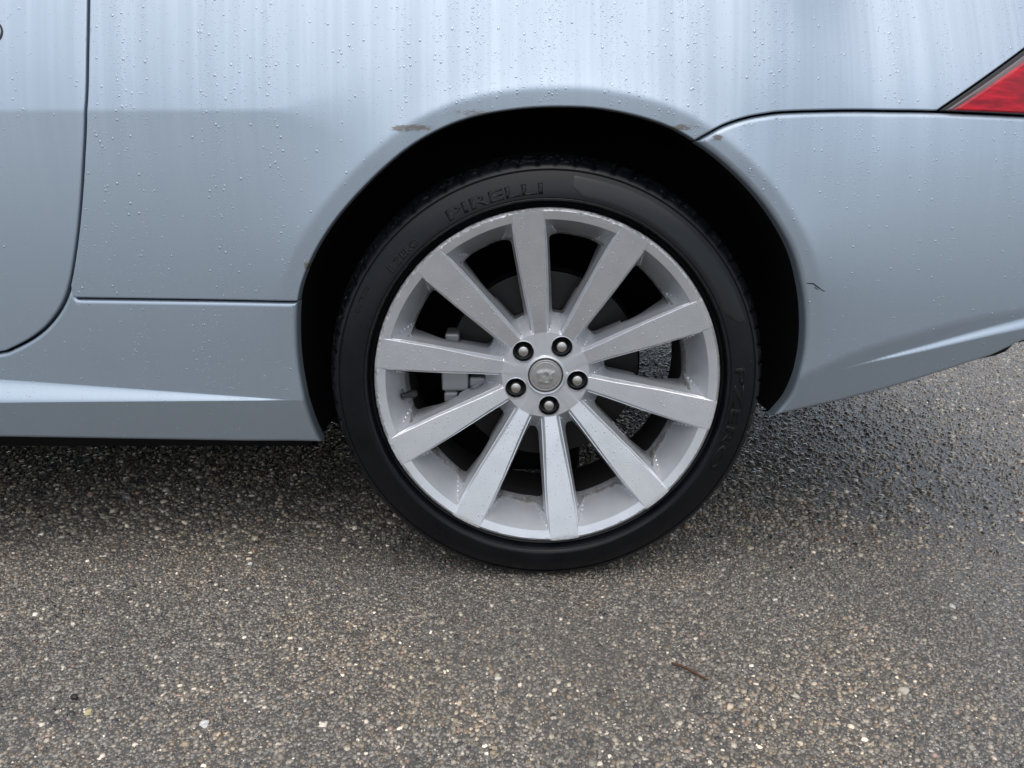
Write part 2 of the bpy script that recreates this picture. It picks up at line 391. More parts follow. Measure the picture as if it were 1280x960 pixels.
    at = me.color_attributes.new('stone', 'FLOAT_COLOR', 'POINT'); at.data.foreach_set('color', rgba.ravel())
    me.materials.append(CHIP)
    o = bpy.data.objects.new('stone_chippings', me); COL.objects.link(o); adopt(o, ground); tag(o, kind='stuff')
    print('chips', N)
chips()

# ------------------------------------------------------------------ car: shape of the body side
def plan(x):
    x = np.asarray(x, float)
    a = np.clip((x - 0.30) / 0.78, 0, 0.995)
    return 0.26 * (1 - (1 - a ** 2.2) ** (1 / 2.2)) + 0.014 * sm(-0.25, -1.0, x) * (x < -0.25) - 0.012
def at(px, py, off=0.0):
    """point (x, z) on the body side seen at a place of the photograph"""
    dx = (px - 640) / FPX; up = (480 - py) / FPX
    d = np.array([dx, math.cos(PITCH) + up * math.sin(PITCH), -math.sin(PITCH) + up * math.cos(PITCH)])
    y = 0.0
    for _ in range(12):
        t = (y - CAM[1]) / d[1]; p = CAM + d * t; y = float(plan(p[0])) + off
    return np.array([p[0], p[2]])
def line(pts, off=0.0): return [at(a, b, off) for a, b in pts]

arch_px = [(404, 556), (392, 530), (381, 495), (374, 455), (371.5, 415), (373, 377), (381, 345), (397, 310), (420, 275), (450, 240), (485, 206),
           (520, 179), (560, 158), (600, 145), (650, 137), (700, 134.5), (750, 137), (800, 147), (840, 161), (868, 177),
           (900, 200), (935, 233), (965, 270), (990, 315), (1002, 360), (1006, 400), (1004, 440), (996, 475), (984, 500), (964, 523)]
ARCH_C = line(arch_px, -0.005); ARCH = spline(ARCH_C, 0.003)
def arch_index(px, py): return int(np.argmin(((ARCH - at(px, py, -0.005)) ** 2).sum(1)))
I_SEAM, I_BUMP = arch_index(373, 377), arch_index(868, 177)

def fit(L): return spline(L, 0.01)
LC = fit(line([(980, 492), (1040, 462), (1099, 437), (1206, 405), (1280, 392), (1400, 370)]))
LD = fit(line([(960, 494), (1040, 476), (1100, 460), (1160, 445.5), (1280, 415), (1400, 385)]))
LT = fit(line([(960, 494), (1040, 475.5), (1100, 457), (1160, 439), (1280, 403), (1400, 367)]))
def lerp_line(L, x): return np.interp(x, L[:, 0], L[:, 1])

def S(x, z):
    """depth of the body skin (y) over the side elevation"""
    x = np.asarray(x, float); z = np.asarray(z, float)
    y = plan(x)
    zc = 0.752
    zq = np.minimum(z, 0.70); y = y + np.where(zq > 0.38, 0.24 * (0.70 - zq) ** 2, 0.24 * 0.32 ** 2 + 0.1536 * (0.38 - zq))
    w = 0.0035 + 0.085 * sm(-0.40, -0.20, x)
    y = y + 0.19 * ramp(z - zc, w) + 0.34 * np.maximum(0, z - zc + 0.01) ** 2
    d, _ = nearest(np.stack([x.ravel(), z.ravel()], 1), ARCH[::2], closed=False); d = d.reshape(x.shape)
    wa = sm(0.36, 0.60, z) * np.where(x < -0.15, 0.55 + 0.45 * sm(-0.40, -0.15, x), 1.0)
    u = d - 0.027
    F = 0.016 * np.exp(-ramp(u, 0.005) / 0.055) - 0.16 * ramp(-u, 0.005)
    y = y - F * wa
    # sill: lower lip stepping out, tapering away towards the wheel
    left = x < -0.2
    zB = 0.3095; k = np.clip((-0.405 - x) / 0.445, 0, 2.2); zA = zB + 0.031 * k + 1e-4
    y = y - left * (0.75 * (zA - zB)) * (1 - 0.5 * (np.clip((z - zB) / (zA - zB), 0, 1) + sm(0, 1, (z - zB) / (zA - zB)))) * sm(-0.40, -0.47, x)
    y = y + left * 0.28 * np.maximum(0, zB - z)
    # bumper: tucked-under valance with a ledge
    right = x > 0.2
    c, dd, tt = lerp_line(LC, x), lerp_line(LD, x), lerp_line(LT, x)
    und = ramp(c - z, 0.008)
    y = y + right * 0.30 * und
    y = y + right * 0.30 * np.maximum(0, z - 0.46) ** 2 * sm(0.27, 0.5, x)
    wid = np.maximum(tt - dd, 1e-4)
    y = y - right * (0.8 * (tt - dd)) * (1 - sm(-0.1, 1.1, (z - dd) / wid)) * sm(0.45, 0.57, x)
    return y
def on_body(pts): return [at2(a, b) for a, b in pts]
def at2(px, py):
    dx = (px - 640) / FPX; up = (480 - py) / FPX
    d = np.array([dx, math.cos(PITCH) + up * math.sin(PITCH), -math.sin(PITCH) + up * math.cos(PITCH)])
    y = 0.0
    for _ in range(14):
        t = (y - CAM[1]) / d[1]; p = CAM + d * t; y = 0.5 * y + 0.5 * float(S(np.array([p[0]]), np.array([p[2]]))[0])
    return np.array([p[0], p[2]])
for _ in range(2):                       # settle the arch outline on the finished skin
    ARCH_N = [at2(a, b) for a, b in arch_px]; ARCH = spline(ARCH_N, 0.003)
I_SEAM = int(np.argmin(((ARCH - at2(373, 377)) ** 2).sum(1))); I_BUMP = int(np.argmin(((ARCH - at2(868, 177)) ** 2).sum(1)))
def S_normal(P, h=4e-4):
    x, z = P[:, 0], P[:, 1]
    gx = (S(x + h, z) - S(x - h, z)) / (2 * h); gz = (S(x, z + h) - S(x, z - h)) / (2 * h)
    n = np.stack([gx, -np.ones_like(gx), gz], 1); return n / np.linalg.norm(n, axis=1)[:, None]

car = bpy.data.objects.new('car', None); COL.objects.link(car); car.location = (-1.35, 0.93, 0)
tag(car, 'silver blue car with ten spoke alloy wheel, wet with rain and scraped at the arch', 'car')

def panel(name, poly, mat, parent=car, gap=0.0015, hem=0.0025, grid=0.011, depth=0.02, off=0.0, extra=None, edge_step=0.005):
    P = np.asarray(poly, float)
    P = dedupe(resample(P, edge_step))
    if area(P) < 0: P = P[::-1].copy()
    if gap: P = dedupe(inset(P, gap))
    nb = len(P)
    e = np.roll(P, -1, 0) - P; e /= np.linalg.norm(e, axis=1)[:, None]
    out_n = np.stack([e[:, 1], -e[:, 0]], 1); out_n = out_n + np.roll(out_n, 1, 0); out_n /= np.linalg.norm(out_n, axis=1)[:, None]
    pts = []
    for f in (0.12, 0.35, 0.65, 1.0):
        q = P - out_n * hem * f; dq, _ = nearest(q, P); pts.append(q[dq > hem * f * 0.85])
    x0, z0 = P.min(0); x1, z1 = P.max(0)
    gx, gz = np.meshgrid(np.arange(x0, x1, grid), np.arange(z0, z1, grid)); gx = gx + (np.arange(gx.shape[0]) % 2)[:, None] * grid * 0.5
    q = np.stack([gx.ravel(), gz.ravel()], 1)
    if extra is not None:
        from mathutils.kdtree import KDTree
        kd = KDTree(len(extra))
        for i_, p_ in enumerate(extra): kd.insert((p_[0], p_[1], 0), i_)
        kd.balance(); q = np.array([p_ for p_ in q if kd.find((p_[0], p_[1], 0))[2] > grid * 0.45]); q = np.concatenate([q, extra])
    q = q[inside(q, P)]; dq, _ = nearest(q, P); pts.append(q[dq > hem * 1.25])
    allp = np.concatenate([P] + pts)
    res = delaunay_2d_cdt([Vector(p) for p in allp], [(i, (i + 1) % nb) for i in range(nb)], [], 1, 1e-6, True)
    vs = np.array([tuple(v) for v in res[0]]); tris = np.array([tuple(f) for f in res[2] if len(f) == 3])
    tris = [tuple(t) for t in tris[inside(vs[tris].mean(1), P)]]
    d, nq = nearest(vs, P); d = np.minimum(d, hem)
    s = S_normal(vs); y = S(vs[:, 0], vs[:, 1]) + off
    st = (hem - d) / hem; y = y + hem * (1 - np.sqrt(np.maximum(0, 1 - st ** 2)))
    g = nq - vs; gl = np.linalg.norm(g, axis=1); 
    kk = np.array([np.argmin(((P - v) ** 2).sum(1)) for v in vs[gl < 1e-5]]) if (gl < 1e-5).any() else None
    gd = g / np.maximum(gl, 1e-9)[:, None]
    if kk is not None: gd[gl < 1e-5] = out_n[kk]
    ct = np.sqrt(np.maximum(0, 1 - st ** 2))
    nrm = s * ct[:, None] + np.stack([gd[:, 0], 0 * st, gd[:, 1]], 1) * st[:, None]
    nrm /= np.linalg.norm(nrm, axis=1)[:, None]
    V = np.stack([vs[:, 0], y, vs[:, 1]], 1)
    F = []
    for t in tris:
        a, b, c = vs[t[0]], vs[t[1]], vs[t[2]]
        cr = (b[0] - a[0]) * (c[1] - a[1]) - (b[1] - a[1]) * (c[0] - a[0])
        F.append(t if cr > 0 else t[::-1])          # ccw in (x,z) faces -y
    # returned edge
    yb = S(P[:, 0], P[:, 1]) + off + hem; base = len(V)
    W = np.concatenate([np.stack([P[:, 0], yb, P[:, 1]], 1), np.stack([P[:, 0], yb + depth, P[:, 1]], 1)])
    on3 = np.stack([out_n[:, 0], 0 * out_n[:, 0], out_n[:, 1]], 1)
    V = np.concatenate([V, W]); nrm = np.concatenate([nrm, on3, on3])
    for i in range(nb):
        j = (i + 1) % nb; F.append((base + i, base + nb + i, base + nb + j, base + j))
    o = mesh_obj(name, V, F, mat, parent, normals=nrm); o['_x'] = 0; del o['_x']
    return o, P

TOPZ = 0.955
door_px = [(110.5, -40), (110.5, 0), (109.5, 60), (107.5, 130), (104.5, 200), (100.5, 260), (95, 310), (87, 356), (75.5, 385), (58, 408), (38, 424), (15, 436), (0, 441), (-60, 449)]
DOOR = spline(on_body(door_px), 0.006); i_j = int(np.argmin(((DOOR - at2(86, 361)) ** 2).sum(1)))
x_top = DOOR[0, 0]
DOOR = np.concatenate([[(x_top, TOPZ)], DOOR[DOOR[:, 1] < TOPZ - 0.01]]); i_j = int(np.argmin(((DOOR - at2(87, 358)) ** 2).sum(1)))
XF = -1.75
zdb = DOOR[-1, 1]
door_poly = np.concatenate([DOOR, [(XF + 0.05, zdb - 0.004), (XF, zdb + 0.05), (XF, TOPZ)]])
SEAM = np.array(on_body([(89, 373), (160, 374), (260, 375.5), (371, 377.5)]))
BUMPL = spline(on_body([(868, 177), (885, 167), (905, 156.5), (930, 148), (955, 143), (985, 139.8), (1060, 138), (1120, 138.6), (1172, 139.5), (1280, 144.5), (1400, 152)]), 0.005)
LAMP_TOP = np.array(on_body([(1172, 139), (1280, 62), (1330, 28)])); 
i_l = int(np.argmin(((BUMPL - LAMP_TOP[0]) ** 2).sum(1)))
XE = 1.03
lam_out = np.array([LAMP_TOP[-1] + (LAMP_TOP[-1] - LAMP_TOP[-2]) * 0.25])
lam_ext = np.array([(lam_out[0][0] + 0.10, lam_out[0][1] + 0.012), (XE, lam_out[0][1] - 0.002)])
seam_pts = resample(SEAM, 0.01, closed=False)
arch_q = ARCH[I_SEAM:I_BUMP + 1]
quarter_poly = np.concatenate([DOOR[:i_j + 1], seam_pts, arch_q, BUMPL[1:i_l], LAMP_TOP, lam_out, lam_ext, [(XE, TOPZ), (x_top, TOPZ)]])
crease_x = np.arange(-1.8, -0.25, 0.008)
cre = np.concatenate([np.stack([crease_x, np.full_like(crease_x, 0.752 + o_)], 1) for o_ in (-0.009, -0.005, -0.0035, -0.0015, 0, 0.0015, 0.0035, 0.005, 0.009)])
a_in = ARCH[::2]; e_ = np.gradient(a_in, axis=0); e_ /= np.linalg.norm(e_, axis=1)[:, None]; a_n = np.stack([-e_[:, 1], e_[:, 0]], 1)
ringp = np.concatenate([a_in + a_n * q for q in (0.014, 0.02, 0.0235, 0.027, 0.0305, 0.034, 0.040)])
quarter, QP = panel('quarter_panel', quarter_poly, PAINT, extra=np.concatenate([cre, ringp]))
door, DP = panel('door', door_poly, PAINT, gap=0.0022, extra=cre)
sill_bot = np.array(on_body([(404, 554), (300, 553), (150, 550.5), (0, 548)]))
dl = DOOR[i_j:]
xs0 = -2.35
sill_poly = np.concatenate([ARCH[:I_SEAM + 1][::-1][:-2], sill_bot, [(xs0, sill_bot[-1, 1] + 0.002), (xs0, zdb - 0.002)], dl[::-1], seam_pts[1:-1]])
sx = np.arange(xs0, -0.40, 0.006); kx = (-0.405 - sx) / 0.445
led = np.concatenate([np.stack([sx, 0.3095 + o_ + 0 * sx], 1) for o_ in (-0.0012, -0.0004, 0.0004, 0.0012)] +
                     [np.stack([sx, 0.3095 + 0.031 * np.clip(kx, 0, 2.2) + o_], 1) for o_ in (-0.0012, -0.0004, 0.0004, 0.0012)] + [np.stack([sx, 0.3095 + f_ * 0.031 * np.clip(kx, 0, 2.2)], 1)[sx < -0.5] for f_ in (0.2, 0.4, 0.6, 0.8)])
sill, SP = panel('side_sill', sill_poly, PAINT, extra=led, grid=0.009, hem=0.0075)
bump_bot = np.array(on_body([(964, 522), (1000, 514), (1050, 503), (1100, 490), (1150, 475), (1200, 459), (1240, 446), (1278, 428), (1340, 410), (1420, 392)]))
bump_bot = bump_bot[bump_bot[:, 0] < XE - 0.02]
bl = BUMPL[BUMPL[:, 0] < XE]
bump_poly = np.concatenate([ARCH[I_BUMP:][::-1], bl * 1.0, [(XE, bl[-1, 1])], [(XE, bump_bot[-1, 1] + 0.012)], bump_bot[::-1]])
# order: arch from the bottom up to the split, along the top line, down the tail end, back along the bottom
bx = np.arange(0.3, XE, 0.008)
bled = np.concatenate([np.stack([bx, lerp_line(L_, bx) + o_], 1) for L_ in (LD, LT) for o_ in (-0.0015, -0.0005, 0.0005, 0.0015)] + [np.stack([bx, lerp_line(LD, bx) * (1 - f_) + lerp_line(LT, bx) * f_], 1)[bx > 0.5] for f_ in (0.2, 0.4, 0.6, 0.8)] + [np.stack([bx, lerp_line(LC, bx) + o_], 1) for o_ in (-0.008, -0.004, 0, 0.004, 0.008)])
bumper, BP = panel('rear_bumper', bump_poly, PAINT, extra=np.concatenate([bled, ringp]), hem=0.0085, gap=0.0012)

# dark lip under the bumper corner
panel('bumper_valance', np.array(on_body([(1205, 456), (1225, 452.5), (1250, 447), (1263, 442), (1272, 434), (1280, 424), (1330, 405), (1330, 385), (1250, 410), (1205, 430)])), BLACK, off=0.012, gap=0, hem=0.003, depth=0.05)

# tail lamp: seal, dark border, red lens
lt = np.concatenate([LAMP_TOP, lam_out, lam_ext]); lb = BUMPL[i_l:]; lb = lb[lb[:, 0] < XE - 0.005]
lamp_poly = np.concatenate([lt, [(XE, lb[-1, 1] + 0.004)], lb[::-1]])
lamp = bpy.data.objects.new('tail_lamp', None); COL.objects.link(lamp); lamp.location = (0.7, 0.05, 0.78); adopt(lamp, car)
A_ = dedupe(resample(lamp_poly, 0.006)); A_ = A_ if area(A_) > 0 else A_[::-1].copy()
def lamp_part(name, up, dn, mat, **kw):
    top = np.array(on_body([(1172 + 1.5 * up, 139.4 - 0.1 * up), (1280 + 0.57 * up, 62 + 0.82 * up), (1330 + 0.57 * up, 28 + 0.82 * up)]))
    tp = np.concatenate([top, lam_out - (0, 0.001 * up), lam_ext - (0, 0.0012 * up)])
    bt = np.array([(x_, z_ + dn) for x_, z_ in lb if x_ > top[0, 0] + 0.004])
    panel(name, np.concatenate([tp, [(XE, bt[-1, 1] + 0.004)], bt[::-1]]), mat, lamp, gap=0, **kw)
lamp_part('lamp_seal', 1.0, 0.0012, SEAL, hem=0.002, off=0.002)
lamp_part('lamp_border', 6.0, 0.0018, LENSDARK, hem=0.0025, off=-0.0005, depth=0.004)
lamp_part('lamp_lens', 12.0, 0.0030, LENS, hem=0.003, off=-0.0035, depth=0.006)

# black sheet added behind the gaps against light leaks, wheel opening left free
def gap_backing():
    g = 0.02; V = []; F = []; idx = {}
    xs = np.arange(-2.35, XE + 0.001, g); zs = np.arange(0.285, TOPZ, g)
    AP = np.concatenate([ARCH, [(ARCH[-1][0], 0.1), (ARCH[0][0], 0.1)]])
    gx, gz = np.meshgrid(xs, zs, indexing='ij'); q = np.stack([gx.ravel(), gz.ravel()], 1)
    y = S(q[:, 0], q[:, 1]) + 0.019; ins = inside(q, AP); d, _ = nearest(q, AP); bad = ins | (d < 0.006)
    low = (q[:, 0] > 0.2) & (q[:, 1] < np.interp(q[:, 0], bump_bot[:, 0], bump_bot[:, 1]) + 0.03)
    bad |= low
    nz = len(zs)
    V = np.stack([q[:, 0], y, q[:, 1]], 1)
    for i in range(len(xs) - 1):
        for j in range(nz - 1):
            f = (i * nz + j, (i + 1) * nz + j, (i + 1) * nz + j + 1, i * nz + j + 1)
            if not any(bad[k] for k in f): F.append(f)
    return mesh_obj('gap_backing', V, F, BLACK, car)
gap_backing()

# wheel-arch liner
def liner():
    a = np.concatenate([[ARCH[0] + (0.0, -0.0)], ARCH[2:-2:3], [ARCH[-1]]])
    e = np.gradient(a, axis=0); e /= np.linalg.norm(e, axis=1)[:, None]; nn = np.stack([-e[:, 1], e[:, 0]], 1)
    V = []; F = []; k = 5
    for p, n_ in zip(a, nn):
        y0 = float(S(np.array([p[0]]), np.array([p[1]]))[0]) + 0.014
        for (dd, off) in ((y0, 0.004), (y0 + 0.012, 0.010), (0.12, 0.018), (0.27, 0.015), (0.335, -0.02)):
            V.append((p[0] + n_[0] * off, dd, p[1] + n_[1] * off))
    m = len(a)
    for i in range(m - 1):
        for q in range(k - 1): F.append((i * k + q, (i + 1) * k + q, (i + 1) * k + q + 1, i * k + q + 1))
    # inner wall of the housing, open low down
    c = len(V); V.append((0, 0.36, 0.46))
    for i in range(m - 1):
        if V[i * k + 4][2] > (0.22 if V[i * k + 4][0] < 0 else 0.40): F.append((i * k + 4, (i + 1) * k + 4, c))
    return mesh_obj('wheel_arch_liner', V, F, BLACK, car)
liner()

# rest of the shell: roof, far side, floor and ends
def shell():
    Xs = np.concatenate([np.arange(-3.65, 0.9, 0.12), [0.92, 1.0, XE]])
    V = []; F = []; W = 1.86; secs = []
    for x in Xs:
        s = float(S(np.array([max(x, -2.3)]), np.array([TOPZ - 0.001]))[0]); s0 = float(plan(max(x, -2.3)))
        nose = float(sm(-2.6, -3.65, x)); s += 0.45 * nose ** 2; s0 += 0.45 * nose ** 2
        roof = 1.02 + 0.30 * float(sm(-2.2, -1.35, x) * (1 - sm(-0.7, 0.75, x))) - 0.10 * nose
        zt = TOPZ - 0.002 - 0.22 * nose
        fl = 0.19 + 0.12 * float(sm(0.0, 0.5, x))
        sec = [(s + 0.003, zt), (s + 0.06, zt + 0.035), (s + 0.11, zt + 0.055 if roof - 1.02 < 0.02 else zt + 0.06), (s + 0.30, max(zt + 0.06, roof - 0.06)), (s + 0.5, max(zt + 0.065, roof - 0.01)), (0.93, max(zt + 0.07, roof))]
        far = [(W - y, z) for y, z in sec[:-1]][::-1]
        low = [(W - s0 - 0.0, 0.72 - 0.1 * nose), (W - s0 - 0.02, 0.42), (W - s0 - 0.06, fl + 0.06), (W - s0 - 0.10, fl - 0.07 * (x < 0.05))]
        secs.append(sec + far + low)
    k = len(secs[0])
    for x, s in zip(Xs, secs): V += [(x, y, z) for y, z in s]
    for i in range(len(Xs) - 1):
        for q in range(k - 1): F.append((i * k + q, (i + 1) * k + q, (i + 1) * k + q + 1, i * k + q + 1))
    mesh_obj('roof_and_far_side', V, F, PAINT, car, sharp=40)
    # tail across the car
    T = []; TF = []
    prof = [(1.0, TOPZ + 0.06), (0.995, 0.93), (1.0, 0.80), (1.02, 0.72), (1.03, 0.55), (1.0, 0.42), (0.96, 0.36), (0.93, 0.34)]
    ys = np.linspace(float(plan(XE)) + 0.02, W - float(plan(XE)), 15)
    for y in ys:
        b = 0.10 * (1 - ((y - 0.93) / 0.75) ** 2)
        T += [(x + b, y, z if z < TOPZ else TOPZ - 0.004 + 0.062 * max(0.0, 1 - abs((y - 0.93) / 0.72)) ** 0.5) for x, z in prof]
    k = len(prof)
    for i in range(len(ys) - 1):
        for q in range(k - 1): TF.append((i * k + q, i * k + q + 1, (i + 1) * k + q + 1, (i + 1) * k + q))
    mesh_obj('tail_panel', T, TF, PAINT, car, sharp=50)
    # front wing ahead of the door
    fx = np.linspace(-3.65, XF - 0.004, 26); zz = np.linspace(0.27, TOPZ - 0.004, 16); FV = []; FF = []
    for x in fx:
        nose = float(sm(-2.6, -3.65, x))
        for z in zz:
            z2 = z - 0.22 * nose * (z - 0.27) / 0.68
            FV.append((x, float(S(np.array([-1.75]), np.array([max(z2, 0.45)]))[0]) + 0.45 * nose ** 2, z2))
    for i in range(len(fx) - 1):
        for q in range(len(zz) - 1): FF.append((i * 16 + q, (i + 1) * 16 + q, (i + 1) * 16 + q + 1, i * 16 + q + 1))
    mesh_obj('front_wing', FV, FF, PAINT, car)
    # floor pan
    fv = []; ff = []
    fxs = [-3.5, -2.3, -1.2, -0.55, -0.42]
    for x in fxs: fv += [(x, 0.115, 0.262), (x, 0.16, 0.18), (x, 0.93, 0.18), (x, 1.78, 0.18)]
    for i in range(len(fxs) - 1):
        for q in range(3): ff.append((i * 4 + q, i * 4 + q + 1, i * 4 + 5 + q, i * 4 + 4 + q))
    b = len(fv)
    for x, z in ((-0.42, 0.19), (-0.1, 0.24), (0.2, 0.33), (0.55, 0.36), (0.98, 0.37)): fv += [(x, 0.42, z), (x, 0.93, z), (x, 1.77, z)]
    for i in range(4):
        for q in range(2): ff.append((b + i * 3 + q, b + i * 3 + q + 1, b + i * 3 + 4 + q, b + i * 3 + 3 + q))
    b = len(fv)
    for x, z in ((0.42, 0.345), (0.6, 0.36), (0.98, 0.38)): fv += [(x, 0.10 + float(plan(x)), z), (x, 0.425, z)]
    for i in range(2): ff.append((b + 2 * i, b + 2 * i + 1, b + 2 * i + 3, b + 2 * i + 2))
    mesh_obj('floor_pan', fv, ff, BLACK, car)
    v_, f_ = join(box_data(-0.36, 0.14, 0.40, 1.46, 0.135, 0.30), box_data(-0.10, 0.10, 0.30, 0.42, 0.20, 0.27), box_data(-0.44, -0.30, 0.36, 0.44, 0.15, 0.5), box_data(-0.24, 0.08, 0.265, 0.395, 0.085, 0.22))  # unseen black boxes added to block light and view under the car
    o = mesh_obj('underbody_blocker', v_, f_, BLACK, car, smooth=False); bevel(o, 0.015)
    # side glass (above the frame of the picture)
    gv = []; gf = []
    gx = np.linspace(-1.65, -0.1, 16)
    for x in gx:
        s = float(S(np.array([x]), np.array([TOPZ - 0.001]))[0]); roof = 1.02 + 0.30 * float(sm(-2.2, -1.35, x) * (1 - sm(-0.7, 0.75, x)))
        a_, b_ = np.array([s + 0.11, TOPZ + 0.058]), np.array([s + 0.30, max(TOPZ + 0.058, roof - 0.062)])
        o_ = np.array([-0.004, 0.002])
        for t in (0.06, 0.94): p = a_ + (b_ - a_) * t + o_; gv.append((x, p[0], p[1]))
    for i in range(15): gf.append((2 * i, 2 * i + 2, 2 * i + 3, 2 * i + 1))
    mesh_obj('side_window', gv, gf, GLASS, car)
shell()

# ------------------------------------------------------------------ wheel
WC = Vector((0.0, 0.0, 0.343))
wheel = bpy.data.objects.new('wheel', None); COL.objects.link(wheel); wheel.location = WC; adopt(wheel, car)
def on_wheel(o):
    """mesh given in wheel coordinates (axis y, outer flange at y = 0)"""
    COL.objects.link(o) if o.name not in COL.objects else None
    o.location = WC; o.parent = wheel; o.matrix_parent_inverse = Matrix.Translation(-WC); return o
def wobj(name, V, F, mat, **kw): return on_wheel(mesh_obj(name, V, F, mat, **kw))

# tyre
NT = 720
side = [(0.255, 0.020), (0.262, 0.010), (0.2685, 0.0055), (0.2725, 0.0085), (0.2765, 0.0105), (0.2800, 0.0085), (0.2825, 0.001), (0.2842, -0.0074), (0.2865, -0.0100),
        (0.2875, -0.0093), (0.2885, -0.0101), (0.292, -0.0100), (0.298, -0.0088), (0.305, -0.0070), (0.312, -0.0047), (0.318, -0.0022), (0.3235, 0.0004), (0.3255, 0.0016),
        (0.3262, 0.0042), (0.3272, 0.0040), (0.3276, 0.0020), (0.3300, 0.0040), (0.3330, 0.0085), (0.3352, 0.0140), (0.3372, 0.0200), (0.3392, 0.0270), (0.3410, 0.0340), (0.3428, 0.0430), (0.3440, 0.0560),
        (0.3446, 0.0700), (0.3447, 0.0710), (0.3370, 0.0715), (0.3370, 0.0805), (0.3449, 0.0810), (0.3455, 0.1150), (0.3380, 0.1155), (0.3380, 0.1260), (0.3455, 0.1265), (0.3449, 0.165), (0.344, 0.190), (0.341, 0.212), (0.335, 0.230), (0.320, 0.247), (0.290, 0.252), (0.262, 0.235), (0.250, 0.222)]
def tyre_fn(r, y, a):
    r += 0.0070 * float(sm(0.322, 0.341, r))
    if 0.334 < r and 0.005 < y < 0.068:                       # shoulder sipes run slightly oblique
        ph = (a * 74 / (2 * math.pi) + (y - 0.02) * 9.0) % 1.0
        if ph < 0.16: r -= 0.0055 * min(1.0, (y - 0.004) / 0.010)
        ph2 = (a * 74 / (2 * math.pi) + 0.5 + (y - 0.02) * 9.0) % 1.0
        if ph2 < 0.07 and y > 0.02: r -= 0.0022
    z = 0.343 + r * math.sin(a)
    if z < 0.0005: r = (0.0005 - 0.343) / math.sin(a)
    # sidewall bulge over the contact patch
    if math.sin(a) < -0.8 and y < 0.02: y -= 0.004 * (-math.sin(a) - 0.8) / 0.2 * math.exp(-((r - 0.312) / 0.02) ** 2)
    return r, y
V, F = lathe_data(side, NT, tyre_fn); tyre = wobj('tyre', V, F, TYRE, sharp=38)

SR = np.array([p[0] for p in side[8:29]]); SY = np.array([p[1] for p in side[8:29]])
def side_y(r): return float(np.interp(r, SR, SY))
def lettering(name, text, r0, size, a_mid, mat, rise=0.0007, shear=0.0, stretch=1.0):
    """raised words bent round the sidewall, read clockwise, feet towards the hub"""
    cu = bpy.data.curves.new(name, 'FONT'); cu.body = text; cu.size = size; cu.align_x = 'CENTER'; cu.shear = shear; cu.extrude = 0.0; cu.offset = 0.0004 * size / 0.02
    tmp = bpy.data.objects.new(name, cu); COL.objects.link(tmp)
    dg = bpy.context.evaluated_depsgraph_get(); me = bpy.data.meshes.new_from_object(tmp.evaluated_get(dg))
    bpy.data.objects.remove(tmp); bpy.data.curves.remove(cu)
    import bmesh
    bm = bmesh.new(); bm.from_mesh(me); bmesh.ops.triangulate(bm, faces=bm.faces[:])
    bmesh.ops.subdivide_edges(bm, edges=[e for e in bm.edges if e.calc_length() > size * 0.25], cuts=2)
    ret = bmesh.ops.extrude_face_region(bm, geom=bm.faces[:]); top = {v for v in ret['geom'] if isinstance(v, bmesh.types.BMVert)}
    for v in bm.verts:
        x, yy = v.co.x * stretch, v.co.y; r = r0 + yy; a = a_mid - x / (r0 + size * 0.35)
        y = side_y(r) - (rise if v in top else -0.0008)
        v.co = (r * math.cos(a), y, r * math.sin(a))
    bmesh.ops.recalc_face_normals(bm, faces=bm.faces[:]); bm.to_mesh(me); bm.free(); me.name = name
    me.materials.clear(); me.materials.append(mat)
    o = bpy.data.objects.new(name, me); return on_wheel(o)
LETTER = simple('smooth_moulded_rubber', (0.005, 0.0055, 0.0065), 0.40, spec=0.26)
R_ = math.radians
lettering('tyre_lettering', 'PIRELLI', 0.2935, 0.0225, R_(106), LETTER, stretch=2.2, rise=0.00045)
lettering('tyre_lettering', 'PZERO', 0.2945, 0.0225, R_(-11), LETTER, stretch=2.6, rise=0.0005)
lettering('tyre_lettering', 'OUTSIDE', 0.3135, 0.0085, R_(154.5), LETTER, stretch=1.3, rise=0.0005)
lettering('tyre_lettering', 'P ZERO', 0.2945, 0.016, R_(137), LETTER, stretch=1.2, rise=0.0006)
# smooth raised band between the two names
def band(name, r0, r1, a0, a1, rise, mat):
    n = 90; prof = 9; V = []; F = []
    for i in range(n + 1):
        t = i / n; a = R_(a0 + (a1 - a0) * t)
        s = min(1.0, t * n / 5 + 0.05) * 1.0; e = min(1.0, (1 - t) * 11 + 0.02) ** 0.55
        ra, rb = r0 + (r1 - r0) * 0.5 * (1 - s), r1
        ra = r1 - (r1 - ra) * e
        for q in range(prof):
            r = ra + (rb - ra) * q / (prof - 1); edge = 0 if q in (0, prof - 1) or i in (0, n) else rise
            V.append((r * math.cos(a), side_y(r) - edge + (0.0006 if edge == 0 else 0), r * math.sin(a)))
    for i in range(n):
        for q in range(prof - 1): F.append((i * prof + q, i * prof + q + 1, (i + 1) * prof + q + 1, (i + 1) * prof + q))
    return wobj(name, V, F, mat, sharp=30)
BAND = simple('polished_sidewall_rubber', (0.008, 0.009, 0.011), 0.28, spec=0.36)
band('sidewall_band', 0.2885, 0.3225, 84, 18, 0.0006, BAND)

